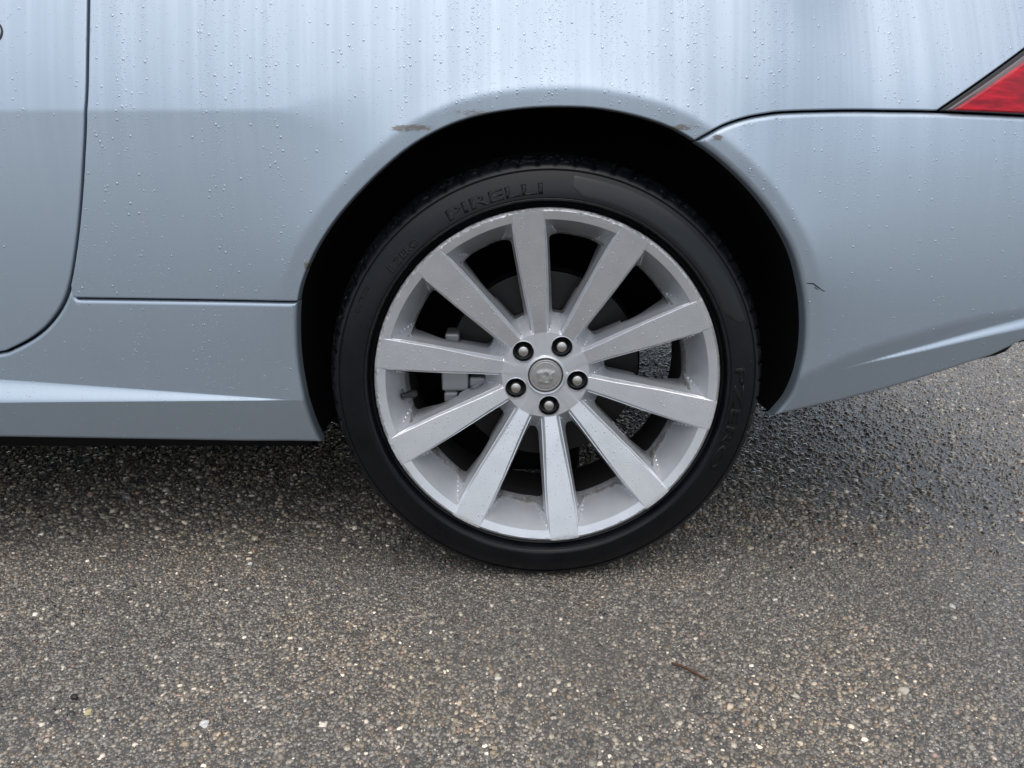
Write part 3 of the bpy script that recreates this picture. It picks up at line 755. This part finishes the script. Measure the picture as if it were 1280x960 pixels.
# rim: one 36 degree sector as a triangulated relief, then repeated
SPN, SP0 = 10, R_(97)
def w1(s): return np.interp(s, [0.05, 0.068, 0.11, 0.183, 0.262, 0.28], [0.0095, 0.0105, 0.0130, 0.0200, 0.0243, 0.0248])
def w2(s): return np.interp(s, [0.05, 0.068, 0.10, 0.14, 0.183, 0.225, 0.262, 0.28], [0.0170, 0.0200, 0.0222, 0.0243, 0.0262, 0.0285, 0.0268, 0.0258])
def yc(s): return np.interp(s, [0.0, 0.072, 0.105, 0.266, 0.30], [0.0582, 0.0575, 0.0470, 0.0004, -0.004])
def H(p):
    r = np.hypot(p[:, 0], p[:, 1]); ph = np.arctan2(p[:, 1], p[:, 0])
    s = r * np.cos(ph); t = np.abs(r * np.sin(ph))
    a, b = w1(s), w2(s); m = a + (b - a) * 0.5
    dr1 = 0.0058 * np.clip((b - a) / 0.007, 0.10, 1.5); dr2 = 0.0125 * np.clip((b - a) / 0.007, 0.10, 1.3)
    c = yc(s) + 0.0009 * np.clip((t - a + 0.0010) / 0.0010, 0, 1)
    ys = np.where(t < a, c, np.where(t < m, c + dr1 * (t - a) / (m - a), np.where(t < b, c + dr1 + dr2 * (t - m) / (b - m), c + dr1 + dr2 + (t - b) * 2.6)))
    yd = np.where(r > 0.2560, np.where(r > 0.2685, (r - 0.2685) * 0.5, 0.0050 * (0.2685 - r) / 0.0125), 0.0050 + (0.2560 - r) * 2.6)
    yw = np.where(r < 0.072, 0.058, 0.058 + (r - 0.072) * 1.05)
    hub_c = np.where(r < 0.034, 0.058 - 0.0030 * (1 - np.clip((r - 0.0315) / 0.0025, 0, 1)), 0.058)
    ys = ys - 0.0021 * np.clip((b - a - 0.002) / 0.005, 0, 1) * np.maximum(0, 1 - np.abs(t - m) / 0.0011)
    y = np.minimum(np.minimum(ys, yd), yw); y = np.where(r < 0.071, np.minimum(hub_c, y), y)
    return y
def window_poly():
    half = math.pi / SPN
    ss = np.linspace(0.0985, 0.234, 66); left = []
    for s in ss:
        t = float(w2(s)) + 0.0006; r = math.hypot(s, t); ph = math.atan2(t, s)
        if ph < half and r < 0.2305: left.append((r, ph))
    ra = np.linspace(left[-1][1], 2 * half - left[-1][1], 40)
    pol = left + [(0.2305, a) for a in ra] + [(r, 2 * half - p) for r, p in left[::-1]]
    P = np.array([(r * math.cos(p), r * math.sin(p)) for r, p in pol]); P = dedupe(resample(P, 0.0015))
    for _ in range(14): P = 0.5 * P + 0.25 * (np.roll(P, 1, 0) + np.roll(P, -1, 0))
    return dedupe(P)
def rot2(P, a): c, s = math.cos(a), math.sin(a); return np.stack([P[:, 0] * c - P[:, 1] * s, P[:, 0] * s + P[:, 1] * c], 1)
def build_rim():
    half = math.pi / SPN; win = window_poly()
    # full front relief made for one period centred on a spoke: sector from -18 to +18 degrees with half windows on both sides
    RO, RI = 0.2722, 0.029
    lug = True
    rays = []
    pts = []; edges = []
    def add_chain(P, closed=False):
        b = len(pts); pts.extend([tuple(p) for p in P]); n = len(P)
        edges.extend([(b + i, b + i + 1) for i in range(n - 1)]); 
        if closed: edges.append((b + n - 1, b))
    def arc(r, n=26, e=0.0): 
        a = np.linspace(-half + e, half - e, n); return np.stack([r * np.cos(a), r * np.sin(a)], 1)
    # sector outline
    radial_lo = [(r * math.cos(-half), r * math.sin(-half)) for r in np.linspace(RI, RO, 120)]
    radial_hi = [(r * math.cos(half), r * math.sin(half)) for r in np.linspace(RI, RO, 120)]
    outline = np.array(radial_lo[:-1] + list(arc(RO, 60))[:-1] + radial_hi[::-1][:-1] + list(arc(RI, 20))[::-1][:-1])
    # crease chains (faces of the spoke, steps, rim line, hub line)
    ss = np.linspace(0.0728, 0.2680, 130)
    for sg in (-1, 1):
        for fn in (w1, lambda s: w1(s) - 0.0010, *[(lambda s, e=e: w1(s) + (w2(s) - w1(s)) * 0.5 + e) for e in (-0.0011, 0, 0.0011)], w2):
            add_chain(np.stack([ss, sg * fn(ss)], 1))
    for r in (0.2560, 0.2685, 0.0720, 0.034, 0.0315): add_chain(arc(r, 60, 1e-4))
    g = 0.0026; gx, gz = np.meshgrid(np.arange(0.02, RO, g), np.arange(-0.09, 0.09, g)); gx = gx + (np.arange(gx.shape[0]) % 2)[:, None] * g * 0.5
    q = np.stack([gx.ravel(), gz.ravel()], 1); q = q[inside(q, outline)]; dq, _ = nearest(q, outline); q = q[dq > 0.0009]
    b = len(pts); pts.extend([tuple(p) for p in q])
    b = len(pts); pts.extend([tuple(p) for p in outline]); n = len(outline); edges.extend([(b + i, b + (i + 1) % n) for i in range(n)])
    la = np.linspace(0, 2 * math.pi, 41)[:-1]; add_chain(np.stack([0.0540 + 0.0176 * np.cos(la), 0.0176 * np.sin(la)], 1), True)
    for k in (0, -1):
        wv = rot2(win, k * 2 * half); add_chain(wv, True)
    res = delaunay_2d_cdt([Vector(p) for p in pts], edges, [], 0, 1e-6, True)
    vs = np.array([tuple(v) for v in res[0]]); tris = np.array([tuple(f) for f in res[2] if len(f) == 3])
    cen = vs[tris].mean(1); rc = np.hypot(cen[:, 0], cen[:, 1]); pc = np.arctan2(cen[:, 1], cen[:, 0])
    ok = (np.abs(pc) < half) & (rc > RI) & (rc < RO) & ~inside(cen, win) & ~inside(cen, rot2(win, -2 * half))
    tris, cen, rc = tris[ok], cen[ok], rc[ok]
    y = H(vs)
    s, t = cen[:, 0], np.abs(cen[:, 1])
    is_spoke = (s > 0.0728) & (s < 0.2680) & (t < w2(s)); is_hub = ~is_spoke & (rc < 0.15)
    def part(mask, wall):
        T = tris[mask]; used = np.unique(T); mp = {u: i for i, u in enumerate(used)}
        V = [(vs[u][0], y[u], vs[u][1]) for u in used]; F = []
        for f in T:
            a, b_, c = vs[f[0]], vs[f[1]], vs[f[2]]
            cr = (b_[0] - a[0]) * (c[1] - a[1]) - (b_[1] - a[1]) * (c[0] - a[0]); f = f if cr > 0 else f[::-1]
            F.append(tuple(mp[u] for u in f))
        # wall down the opening edges
        cnt = {}
        for f in F:
            for i in range(3): cnt.setdefault(frozenset((f[i], f[(i + 1) % 3])), []).append((f[i], f[(i + 1) % 3]))
        W0 = rot2(win, -2 * half); VV = np.array([(v[0], v[2]) for v in V])
        dn = np.minimum(nearest(VV, win)[0], nearest(VV, W0)[0]); low = {}
        def lo(i):
            if i not in low:
                low[i] = len(V)
                r_ = math.hypot(V[i][0], V[i][2]); yb_ = V[i][1] + wall; k_ = float(sm(0.16, 0.225, r_))
                V.append((V[i][0] * 0.998, max(yb_, V[i][1] + 0.006, yb_ * (1 - k_) + 0.086 * k_), V[i][2] * 0.998))
            return low[i]
        for kf, e in cnt.items():
            if len(e) == 1:
                a, b_ = e[0]
                if dn[a] < 2e-4 and dn[b_] < 2e-4: F.append((b_, a, lo(a), lo(b_)))
        return V, F
    def turned(V, k):
        a = SP0 + k * 2 * half; c, s_ = math.cos(a), math.sin(a)
        return [(v[0] * c - v[2] * s_, v[1], v[0] * s_ + v[2] * c) for v in V]
    Vs, Fs = part(is_spoke, 0.022); in_lug = np.hypot(cen[:, 0] - 0.0540, cen[:, 1]) < 0.0176
    Vh, Fh = part(is_hub, 0.030); Vl, Fl = part(is_hub & ~in_lug, 0.030); Vr, Fr = part(~is_spoke & ~is_hub, 0.016)
    for k in range(SPN): wobj('spoke', turned(Vs, k), Fs, SPOKEM, sharp=24)
    import bmesh
    def whole(name, V0, F0, extra=None):
        V, F = join(*[((turned(V0, k), F0) if k % 2 == 0 or name != 'hub' else (turned(Vl, k), Fl)) for k in range(SPN)])
        if extra: V, F = join((V, F), extra)
        o = wobj(name, V, F, WHEEL)
        bm = bmesh.new(); bm.from_mesh(o.data); bmesh.ops.remove_doubles(bm, verts=bm.verts[:], dist=2e-5); bm.to_mesh(o.data); bm.free()
        o.data.set_sharp_from_angle(angle=R_(24)); return o
    lip = lathe_data([(0.2722, 0.00185), (0.2733, 0.0030), (0.2736, 0.0055), (0.2728, 0.0085), (0.266, 0.0105)], 360)
    hub = whole('hub', Vh, Fh); rim = whole('rim', Vr, Fr, lip)
    barrel = lathe_data([(0.2300, 0.080), (0.2330, 0.086), (0.2345, 0.11), (0.2360, 0.20), (0.243, 0.225), (0.262, 0.232)], 160)
    ob = lathe_data([(0.262, 0.232), (0.262, 0.02)], 120)
    wobj('barrel', *join(barrel, ob), simple('brake_dusted_barrel', (0.028, 0.026, 0.025), 0.75, 0.1), sharp=40)
    return rim, hub
rim, hub = build_rim()
# kerb damage: nick the outer flange
for v in rim.data.vertices:
    r = math.hypot(v.co.x, v.co.z)
    if r > 0.2665:
        a = math.degrees(math.atan2(v.co.z, v.co.x)) % 360
        amt = 1.0 if (95 < a < 215 or 55 < a < 82) else 0.25
        v.co.y += amt * max(0, random.gauss(0.0002, 0.0005)); kx = 1 - amt * max(0, random.gauss(0, 0.0011)); v.co.x *= kx; v.co.z *= kx

# five bolt holes: dark cup let into the hub face with a chromed bolt inside
BOLTWELL = simple('bolt_well_black', (0.006, 0.006, 0.007), 0.3)
def bolts():
    for k in range(5):
        a = R_(61 + 72 * k); cx, cz = 0.0540 * math.cos(a), 0.0540 * math.sin(a)
        cup = lathe_data([(0.0190, 0.0582), (0.0184, 0.0570), (0.0178, 0.0568), (0.0172, 0.0580), (0.0166, 0.0620)], 44)
        wobj('bolt_collar', [(v[0] + cx, v[1], v[2] + cz) for v in cup[0]], cup[1], WHEEL, sharp=40)
        dk = lathe_data([(0.0168, 0.0600), (0.0160, 0.0720), (0.0100, 0.0740), (0.0, 0.0740)], 36)
        wobj('bolt_hole', [(v[0] + cx, v[1], v[2] + cz) for v in dk[0]], dk[1], BOLTWELL, sharp=40)
        # hexagonal bolt with a domed cap
        V = []; F = []
        ringd = [(0.0104, 0.0740), (0.0104, 0.0640), (0.0094, 0.0610), (0.0080, 0.0606), (0.0078, 0.0590), (0.0066, 0.0582), (0.0, 0.0578)]
        n = 36
        for i in range(n):
            an = 2 * math.pi * i / n
            for qi, (r, y) in enumerate(ringd):
                if qi < 3: r = r * (0.93 + 0.07 * (abs(((an / (math.pi / 3)) % 1) - 0.5) * 2) ** 1.0)
                V.append((cx + r * math.cos(an), y, cz + r * math.sin(an)))
        K = len(ringd)
        for i in range(n):
            for q in range(K - 1): F.append((i * K + q, i * K + q + 1, ((i + 1) % n) * K + q + 1, ((i + 1) % n) * K + q))
        bt = wobj('lug_bolt', V, F, CHROME, sharp=35)
        bt.data.materials.append(SEAL)
        for p_ in bt.data.polygons:
            rr = math.hypot(p_.center.x - cx, p_.center.z - cz)
            if rr > 0.00785: p_.material_index = 1
bolts()
# centre cap with its ring and worn cat-head relief
def cap():
    ring = lathe_data([(0.0330, 0.0575), (0.0325, 0.0545), (0.0310, 0.0536), (0.0296, 0.0540), (0.0289, 0.0555), (0.0287, 0.0600)], 96)
    wobj('cap_ring', *ring, WHEEL, sharp=40)
    gap = lathe_data([(0.0290, 0.0570), (0.0272, 0.0572)], 96); wobj('cap_seal', *gap, SEAL)
    n, m = 110, 34; V = [(0, 0.0, 0)]; F = []
    feats = [(-0.0075, 0.0050, 0.0045, 0.0040, 1.0), (-0.0100, -0.0010, 0.0040, 0.0050, 0.8), (-0.0040, -0.0035, 0.0045, 0.0055, 0.9), (-0.0075, -0.0095, 0.0050, 0.0035, 0.8),
             (0.0010, 0.0065, 0.0050, 0.0035, 0.8), (0.0075, 0.0010, 0.0058, 0.0060, 1.0), (0.0080, -0.0060, 0.0042, 0.0040, 0.7), (0.0020, -0.0010, 0.0030, 0.0040, -0.6), (-0.0130, 0.0040, 0.002, 0.003, 0.5), (0.0125, 0.0045, 0.0025, 0.003, 0.6), (0.0010, -0.0120, 0.006, 0.0025, 0.6)]
    def hgt(x, z):
        r = math.hypot(x, z); y = 0.0537 + 1.2 * r * r
        if r < 0.0205:
            b = sum(k * math.exp(-((x - a) / sx_) ** 2 - ((z - c) / sz_) ** 2) for a, c, sx_, sz_, k in feats)
            b += 0.22 * math.sin(x * 1900) * math.sin(z * 1500 + x * 700)
            y -= 0.0017 * b * min(1, (0.0205 - r) / 0.003)
        if 0.0222 < r < 0.0252: y += 0.0005 * math.sin((r - 0.0222) / 0.003 * math.pi)
        if r > 0.0255: y += 0.0022 * ((r - 0.0255) / 0.0018) ** 2
        return y
    V[0] = (0, hgt(0, 0), 0)
    for j in range(1, m + 1):
        r = 0.0272 * j / m
        for i in range(n): a = 2 * math.pi * i / n; x, z = r * math.cos(a), r * math.sin(a); V.append((x, hgt(x, z), z))
    for i in range(n): F.append((0, 1 + i, 1 + (i + 1) % n))
    for j in range(m - 1):
        for i in range(n): b = 1 + j * n; F.append((b + i, b + n + i, b + n + (i + 1) % n, b + (i + 1) % n))
    c, nn, ll, bb = new_mat('worn_pewter_cap'); pos = nn.new('ShaderNodeTexCoord').outputs['Object']
    f = noise(nn, ll, pos, 300, 4, 0.6); ll.new(mixc(nn, ll, f, (0.30, 0.295, 0.285), (0.55, 0.54, 0.53)), bb.inputs['Base Color'])
    bb.inputs['Metallic'].default_value = 0.7; bb.inputs['Roughness'].default_value = 0.38
    o = wobj('centre_cap', V, F, c); o['label'] = 'round pewter hub cap with worn animal head emblem'
cap()
# valve stem in the barrel opening on the left
def valve():
    a = R_(187.5); r0 = 0.238; c, s = math.cos(a), math.sin(a)
    st = lathe_data([(0.0060, 0.022), (0.0075, 0.018), (0.0062, 0.012), (0.0052, 0.004), (0.0048, -0.004), (0.0040, -0.006), (0.0, -0.0062)], 20)
    # tilt the stem towards the hub
    V = []
    for v in st[0]:
        p = Matrix.Rotation(R_(-48), 3, 'Z') @ Vector((v[0], v[1], v[2])); V.append((p.x + r0 * c + 0.004, p.y + 0.044, p.z + r0 * s))
    wobj('valve_stem', V, st[1], SEAL, sharp=40)
    w = lathe_data([(0.0096, 0.0), (0.0088, -0.001), (0.0070, 0.0)], 24); V = []
    for v in w[0]:
        p = Matrix.Rotation(R_(-69), 3, 'Z') @ Vector(v); V.append((p.x + r0 * c, p.y + 0.0510, p.z + r0 * s))
    wobj('valve_washer', V, w[1], SEAL)
valve()

# brake disc, caliper, upright
ROT = simple('rusty_brake_iron', (0.013, 0.011, 0.010), 0.5, 0.25)
disc = lathe_data([(0.070, 0.085), (0.085, 0.087), (0.087, 0.118), (0.100, 0.120), (0.101, 0.1225), (0.160, 0.1225), (0.163, 0.1235), (0.163, 0.145), (0.090, 0.146)], 120)
o = wobj('brake_disc', *disc, ROT, sharp=35)
shield = lathe_data([(0.03, 0.160), (0.168, 0.160), (0.170, 0.150)], 80, a0=R_(-20), a1=R_(240)); wobj('dust_shield', *shield, BLACK, sharp=40)
up = lathe_data([(0.0, 0.10), (0.058, 0.10), (0.066, 0.15), (0.05, 0.30), (0.0, 0.30)], 40); wobj('upright', *up, BLACK, sharp=40)
def caliper():
    k = 0.098                                                     # depth of the outer face
    body = [box_data(-0.176, -0.130, k, k + 0.060, -0.040, 0.040), box_data(-0.168, -0.144, k - 0.004, k + 0.05, 0.0405, 0.062), box_data(-0.172, -0.148, k - 0.004, k + 0.05, -0.060, -0.0405)]
    V, F = join(*body); o = wobj('brake_caliper', V, F, CAST, smooth=False); bevel(o, 0.004, 3)
    for z in (0.026, -0.026):
        V, F = box_data(-0.129, -0.098, k + 0.004, k + 0.03, z - 0.010, z + 0.010); o = wobj('guide_pin_boss', V, F, CAST, smooth=False); bevel(o, 0.005, 3)
caliper()

# ------------------------------------------------------------------ rain on the paint and on the wheel
def dome_unit():
    n = 8; rings = [(1.0, 0.0), (0.93, 0.30), (0.72, 0.60), (0.38, 0.82)]; V = []; F = []
    for r, h in rings:
        for i in range(n): a = 2 * math.pi * i / n; V.append((r * math.cos(a), r * math.sin(a), h))
    V.append((0, 0, 0.9)); 
    for q in range(3):
        for i in range(n): F.append((q * n + i, q * n + (i + 1) % n, (q + 1) * n + (i + 1) % n, (q + 1) * n + i))
    for i in range(n): F.append((3 * n + i, 3 * n + (i + 1) % n, 4 * n))
    F.append(tuple(range(n))[::-1])
    return np.array(V), F
DV, DF = dome_unit()
def drops(parent, P, N, R, flat, name='water_drops', mat=None, run=1.0):
    """P points, N normals, R radii"""
    up = np.array([0, 0, 1.0]); n = len(P)
    T1 = np.cross(np.tile(up, (n, 1)), N); T1 /= np.maximum(np.linalg.norm(T1, axis=1), 1e-6)[:, None]; T2 = np.cross(N, T1)
    el = rng.uniform(0.9, 1.3, n) * run
    V = (P[:, None] + DV[None, :, 0:1] * T1[:, None] * R[:, None, None] + DV[None, :, 1:2] * T2[:, None] * (R * el)[:, None, None]
         + (DV[None, :, 2:3] * (R * flat)[:, None, None] + 0.00003) * N[:, None])
    m = len(DV); faces = [tuple(i + k * m for i in f) for k in range(n) for f in DF]
    o = mesh_obj(name, V.reshape(-1, 3), faces, mat or WATER, parent); tag(o, kind='stuff'); return o
def rain(parent, poly, count, dens, rmin, rmax):
    x0, z0 = poly.min(0); x1, z1 = poly.max(0); x0 = max(x0, -1.15); keep = []; n = 0
    cols = rng.uniform(x0, x1, max(4, int((x1 - x0) * 26)))
    while n < count:
        k = count
        xc = np.where(rng.random(k) < 0.62, cols[rng.integers(0, len(cols), k)] + rng.normal(0, 0.007, k), rng.uniform(x0, x1, k))
        q = np.stack([xc, rng.uniform(z0, z1, k)], 1); q = q[inside(q, poly)]
        if len(q) == 0: continue
        q = q[rng.random(len(q)) < dens(q[:, 0], q[:, 1])]
        d, _ = nearest(q, poly); q = q[d > 0.006]; keep.append(q); n += len(q)
    q = np.concatenate(keep)[:count]
    N = S_normal(q); P = np.stack([q[:, 0], S(q[:, 0], q[:, 1]), q[:, 1]], 1)
    R = np.clip(rmin * np.exp(rng.exponential(0.36, len(q))), rmin, rmax)
    drops(parent, P, N, R, rng.uniform(0.22, 0.5, len(q)))
rain(quarter, QP, 7000, lambda x, z: 0.5 + 0.5 * sm(0.6, 0.8, z), 0.00048, 0.0019)
rain(door, DP, 1000, lambda x, z: 0.3 + 0.7 * sm(0.6, 0.8, z), 0.00048, 0.0017)
rain(bumper, BP, 1900, lambda x, z: 0.25 + 0.75 * sm(0.5, 0.72, z), 0.00048, 0.0017)
rain(sill, SP, 700, lambda x, z: np.where(z > 0.315, 0.6, 0.25), 0.00055, 0.0015)
def rim_rain():
    Ps = []
    for k in range(SPN):
        m = 85; s = rng.uniform(0.085, 0.262, m); t = rng.uniform(-0.9, 0.9, m) * w1(s); a = SP0 + k * 2 * math.pi / SPN
        y = yc(s); Ps.append(np.stack([s * math.cos(a) - t * math.sin(a), y, s * math.sin(a) + t * math.cos(a)], 1))
    P = np.concatenate(Ps); n = len(P); rr = np.hypot(P[:, 0], P[:, 2])
    N = np.stack([-0.27 * P[:, 0] / rr, -np.ones(n), -0.27 * P[:, 2] / rr], 1); N /= np.linalg.norm(N, axis=1)[:, None]
    P = P + np.array(WC)
    drops(wheel, P, N, np.clip(0.0005 * np.exp(rng.exponential(0.35, n)), 0.0004, 0.0016), rng.uniform(0.25, 0.5, n), mat=WATER_RIM)
rim_rain()

# crack in the bumper paint behind the arch
def crack(pts, w):
    q = resample(np.array(on_body(pts)), 0.003, closed=False); V = []; F = []
    for i, p in enumerate(q):
        ww = w * (0.4 + 0.6 * math.sin(math.pi * min(1, (i + 0.5) / len(q)))) * random.uniform(0.6, 1.3); y = float(S(p[:1], p[1:])[0])
        V += [(p[0], y - 0.0001, p[1] + ww), (p[0], y - 0.0005, p[1]), (p[0], y - 0.0001, p[1] - ww)]
    for i in range(len(q) - 1): F += [(3 * i, 3 * i + 1, 3 * i + 4, 3 * i + 3), (3 * i + 1, 3 * i + 2, 3 * i + 5, 3 * i + 4)]
    o = mesh_obj('paint_crack', V, F, SEAL, bumper); o['label'] = 'dark crack in the bumper paint'
crack([(1008, 354), (1017, 354.5), (1020, 357), (1024, 360), (1028, 363), (1031, 364)], 0.0011)
crack([(1018, 359), (1023, 362.5)], 0.0008)

# door lock ring at the front of the picture
def handle():
    c = np.array(at2(-11, 40)); y = float(S(c[:1], c[1:])[0]); nrm = S_normal(c[None])[0]
    rot = Vector((0, -1, 0)).rotation_difference(Vector(nrm)).to_matrix()
    def put(name, data, mat):
        V = [tuple(rot @ Vector(v) + Vector((c[0], y, c[1]))) for v in data[0]]; return mesh_obj(name, V, data[1], mat, hnd, sharp=40)
    global hnd
    hnd = bpy.data.objects.new('door_lock', None); COL.objects.link(hnd); hnd.location = (c[0], y, c[1]); adopt(hnd, door)
    put('lock_seal', lathe_data([(0.0175, 0.001), (0.0170, -0.0008), (0.0150, -0.0008), (0.0145, 0.001)], 48), SEAL)
    put('lock_cover', lathe_data([(0.0150, 0.001), (0.0146, -0.0016), (0.0120, -0.0030), (0.0, -0.0040)], 48), PAINT)
handle()

# ------------------------------------------------------------------ loose things on the ground
def ground_at(px, py):
    dx = (px - 640) / FPX; up = (480 - py) / FPX
    d = np.array([dx, math.cos(PITCH) + up * math.sin(PITCH), -math.sin(PITCH) + up * math.cos(PITCH)])
    t = -CAM[2] / d[2]; return CAM + d * t
def pebble(px, py, w, col, label, rough=0.5):
    import bmesh
    p = ground_at(px, py); bm = bmesh.new(); bmesh.ops.create_icosphere(bm, subdivisions=3, radius=1.0)
    r = random.Random(int(px * 7 + py)); ph = [r.uniform(0, 6.28) for _ in range(6)]
    for v in bm.verts:
        c = v.co; k = 1 + 0.13 * math.sin(2.3 * c.x + ph[0]) + 0.12 * math.sin(2.9 * c.y + ph[1]) + 0.08 * math.sin(4.7 * c.z + 3.1 * c.x + ph[2])
        for a_, b_ in ((0, 3), (1, 4), (2, 5)):
            n_ = Vector((math.cos(ph[a_]), math.sin(ph[a_]), 0.4 * math.sin(ph[b_]))).normalized(); dd = c.dot(n_)
            if dd > 0.72: k *= 0.72 / dd
        v.co = Vector((c.x * k * w, c.y * k * w * r.uniform(0.78, 0.8), c.z * k * w * 0.55))
    me = bpy.data.meshes.new('pebble'); bm.to_mesh(me); bm.free()
    me.polygons.foreach_set('use_smooth', [True] * len(me.polygons)); me.set_sharp_from_angle(angle=R_(28))
    m, n, l, b = new_mat('pebble_stone'); f = noise(n, l, n.new('ShaderNodeTexCoord').outputs['Object'], 300, 4, 0.6)
    l.new(mixc(n, l, f, tuple(c * 0.75 for c in col), tuple(min(1, c * 1.15) for c in col)), b.inputs['Base Color']); b.inputs['Roughness'].default_value = rough
    me.materials.append(m); o = bpy.data.objects.new('pebble', me); COL.objects.link(o); o.location = (p[0], p[1], 0.55 * w * 0.6); o.rotation_euler = (0, 0, r.uniform(0, 6))
    tag(o, label, 'pebble', 'loose pebbles on the asphalt')
pebble(255, 907, 0.0068, (0.78, 0.76, 0.72), 'white angular pebble on asphalt near the bottom left, brightest of the loose stones')
pebble(111, 892, 0.0056, (0.55, 0.48, 0.25), 'yellowish pebble on asphalt at the lower left, left of the white pebble')
pebble(93, 873, 0.0062, (0.02, 0.021, 0.023), 'black pebble on asphalt just above the yellowish pebble at lower left')
pebble(313, 706, 0.0048, (0.75, 0.73, 0.69), 'small white pebble on asphalt below the side sill, left of the tyre')
pebble(1129, 867, 0.0085, (0.52, 0.47, 0.38), 'large cream pebble on asphalt at the lower right, below the rear bumper')
pebble(994, 872, 0.0055, (0.55, 0.52, 0.42), 'small pale pebble on asphalt left of the large cream pebble')
pebble(1190, 760, 0.0060, (0.55, 0.53, 0.49), 'pale grey pebble on wet asphalt at the right, up from the large cream pebble')
pebble(622, 849, 0.0048, (0.66, 0.64, 0.55), 'small off white pebble on asphalt straight below the tyre')
def twig():
    a, b = ground_at(839, 832), ground_at(884, 851); n = 9; V = []; F = []; k = 6
    for i in range(n):
        t = i / (n - 1); c = a + (b - a) * t; c = c + np.array([0, 0.002 * math.sin(t * 5), 0.0042 + 0.001 * math.sin(t * 4)])
        r = 0.0021 * (0.5 + 0.5 * math.sin(math.pi * (0.15 + 0.75 * t)))
        for j in range(k): an = 2 * math.pi * j / k; V.append((c[0] + 0.3 * r * math.cos(an), c[1] + r * math.cos(an), c[2] + r * math.sin(an)))
    for i in range(n - 1):
        for j in range(k): F.append((i * k + j, i * k + (j + 1) % k, (i + 1) * k + (j + 1) % k, (i + 1) * k + j))
    F += [tuple(range(k))[::-1], tuple((n - 1) * k + j for j in range(k))]
    o = mesh_obj('twig', V, F, simple('brown_bark', (0.10, 0.045, 0.022), 0.6)); tag(o, 'short brown twig lying on asphalt in front of the tyre, lower right', 'twig')
twig()
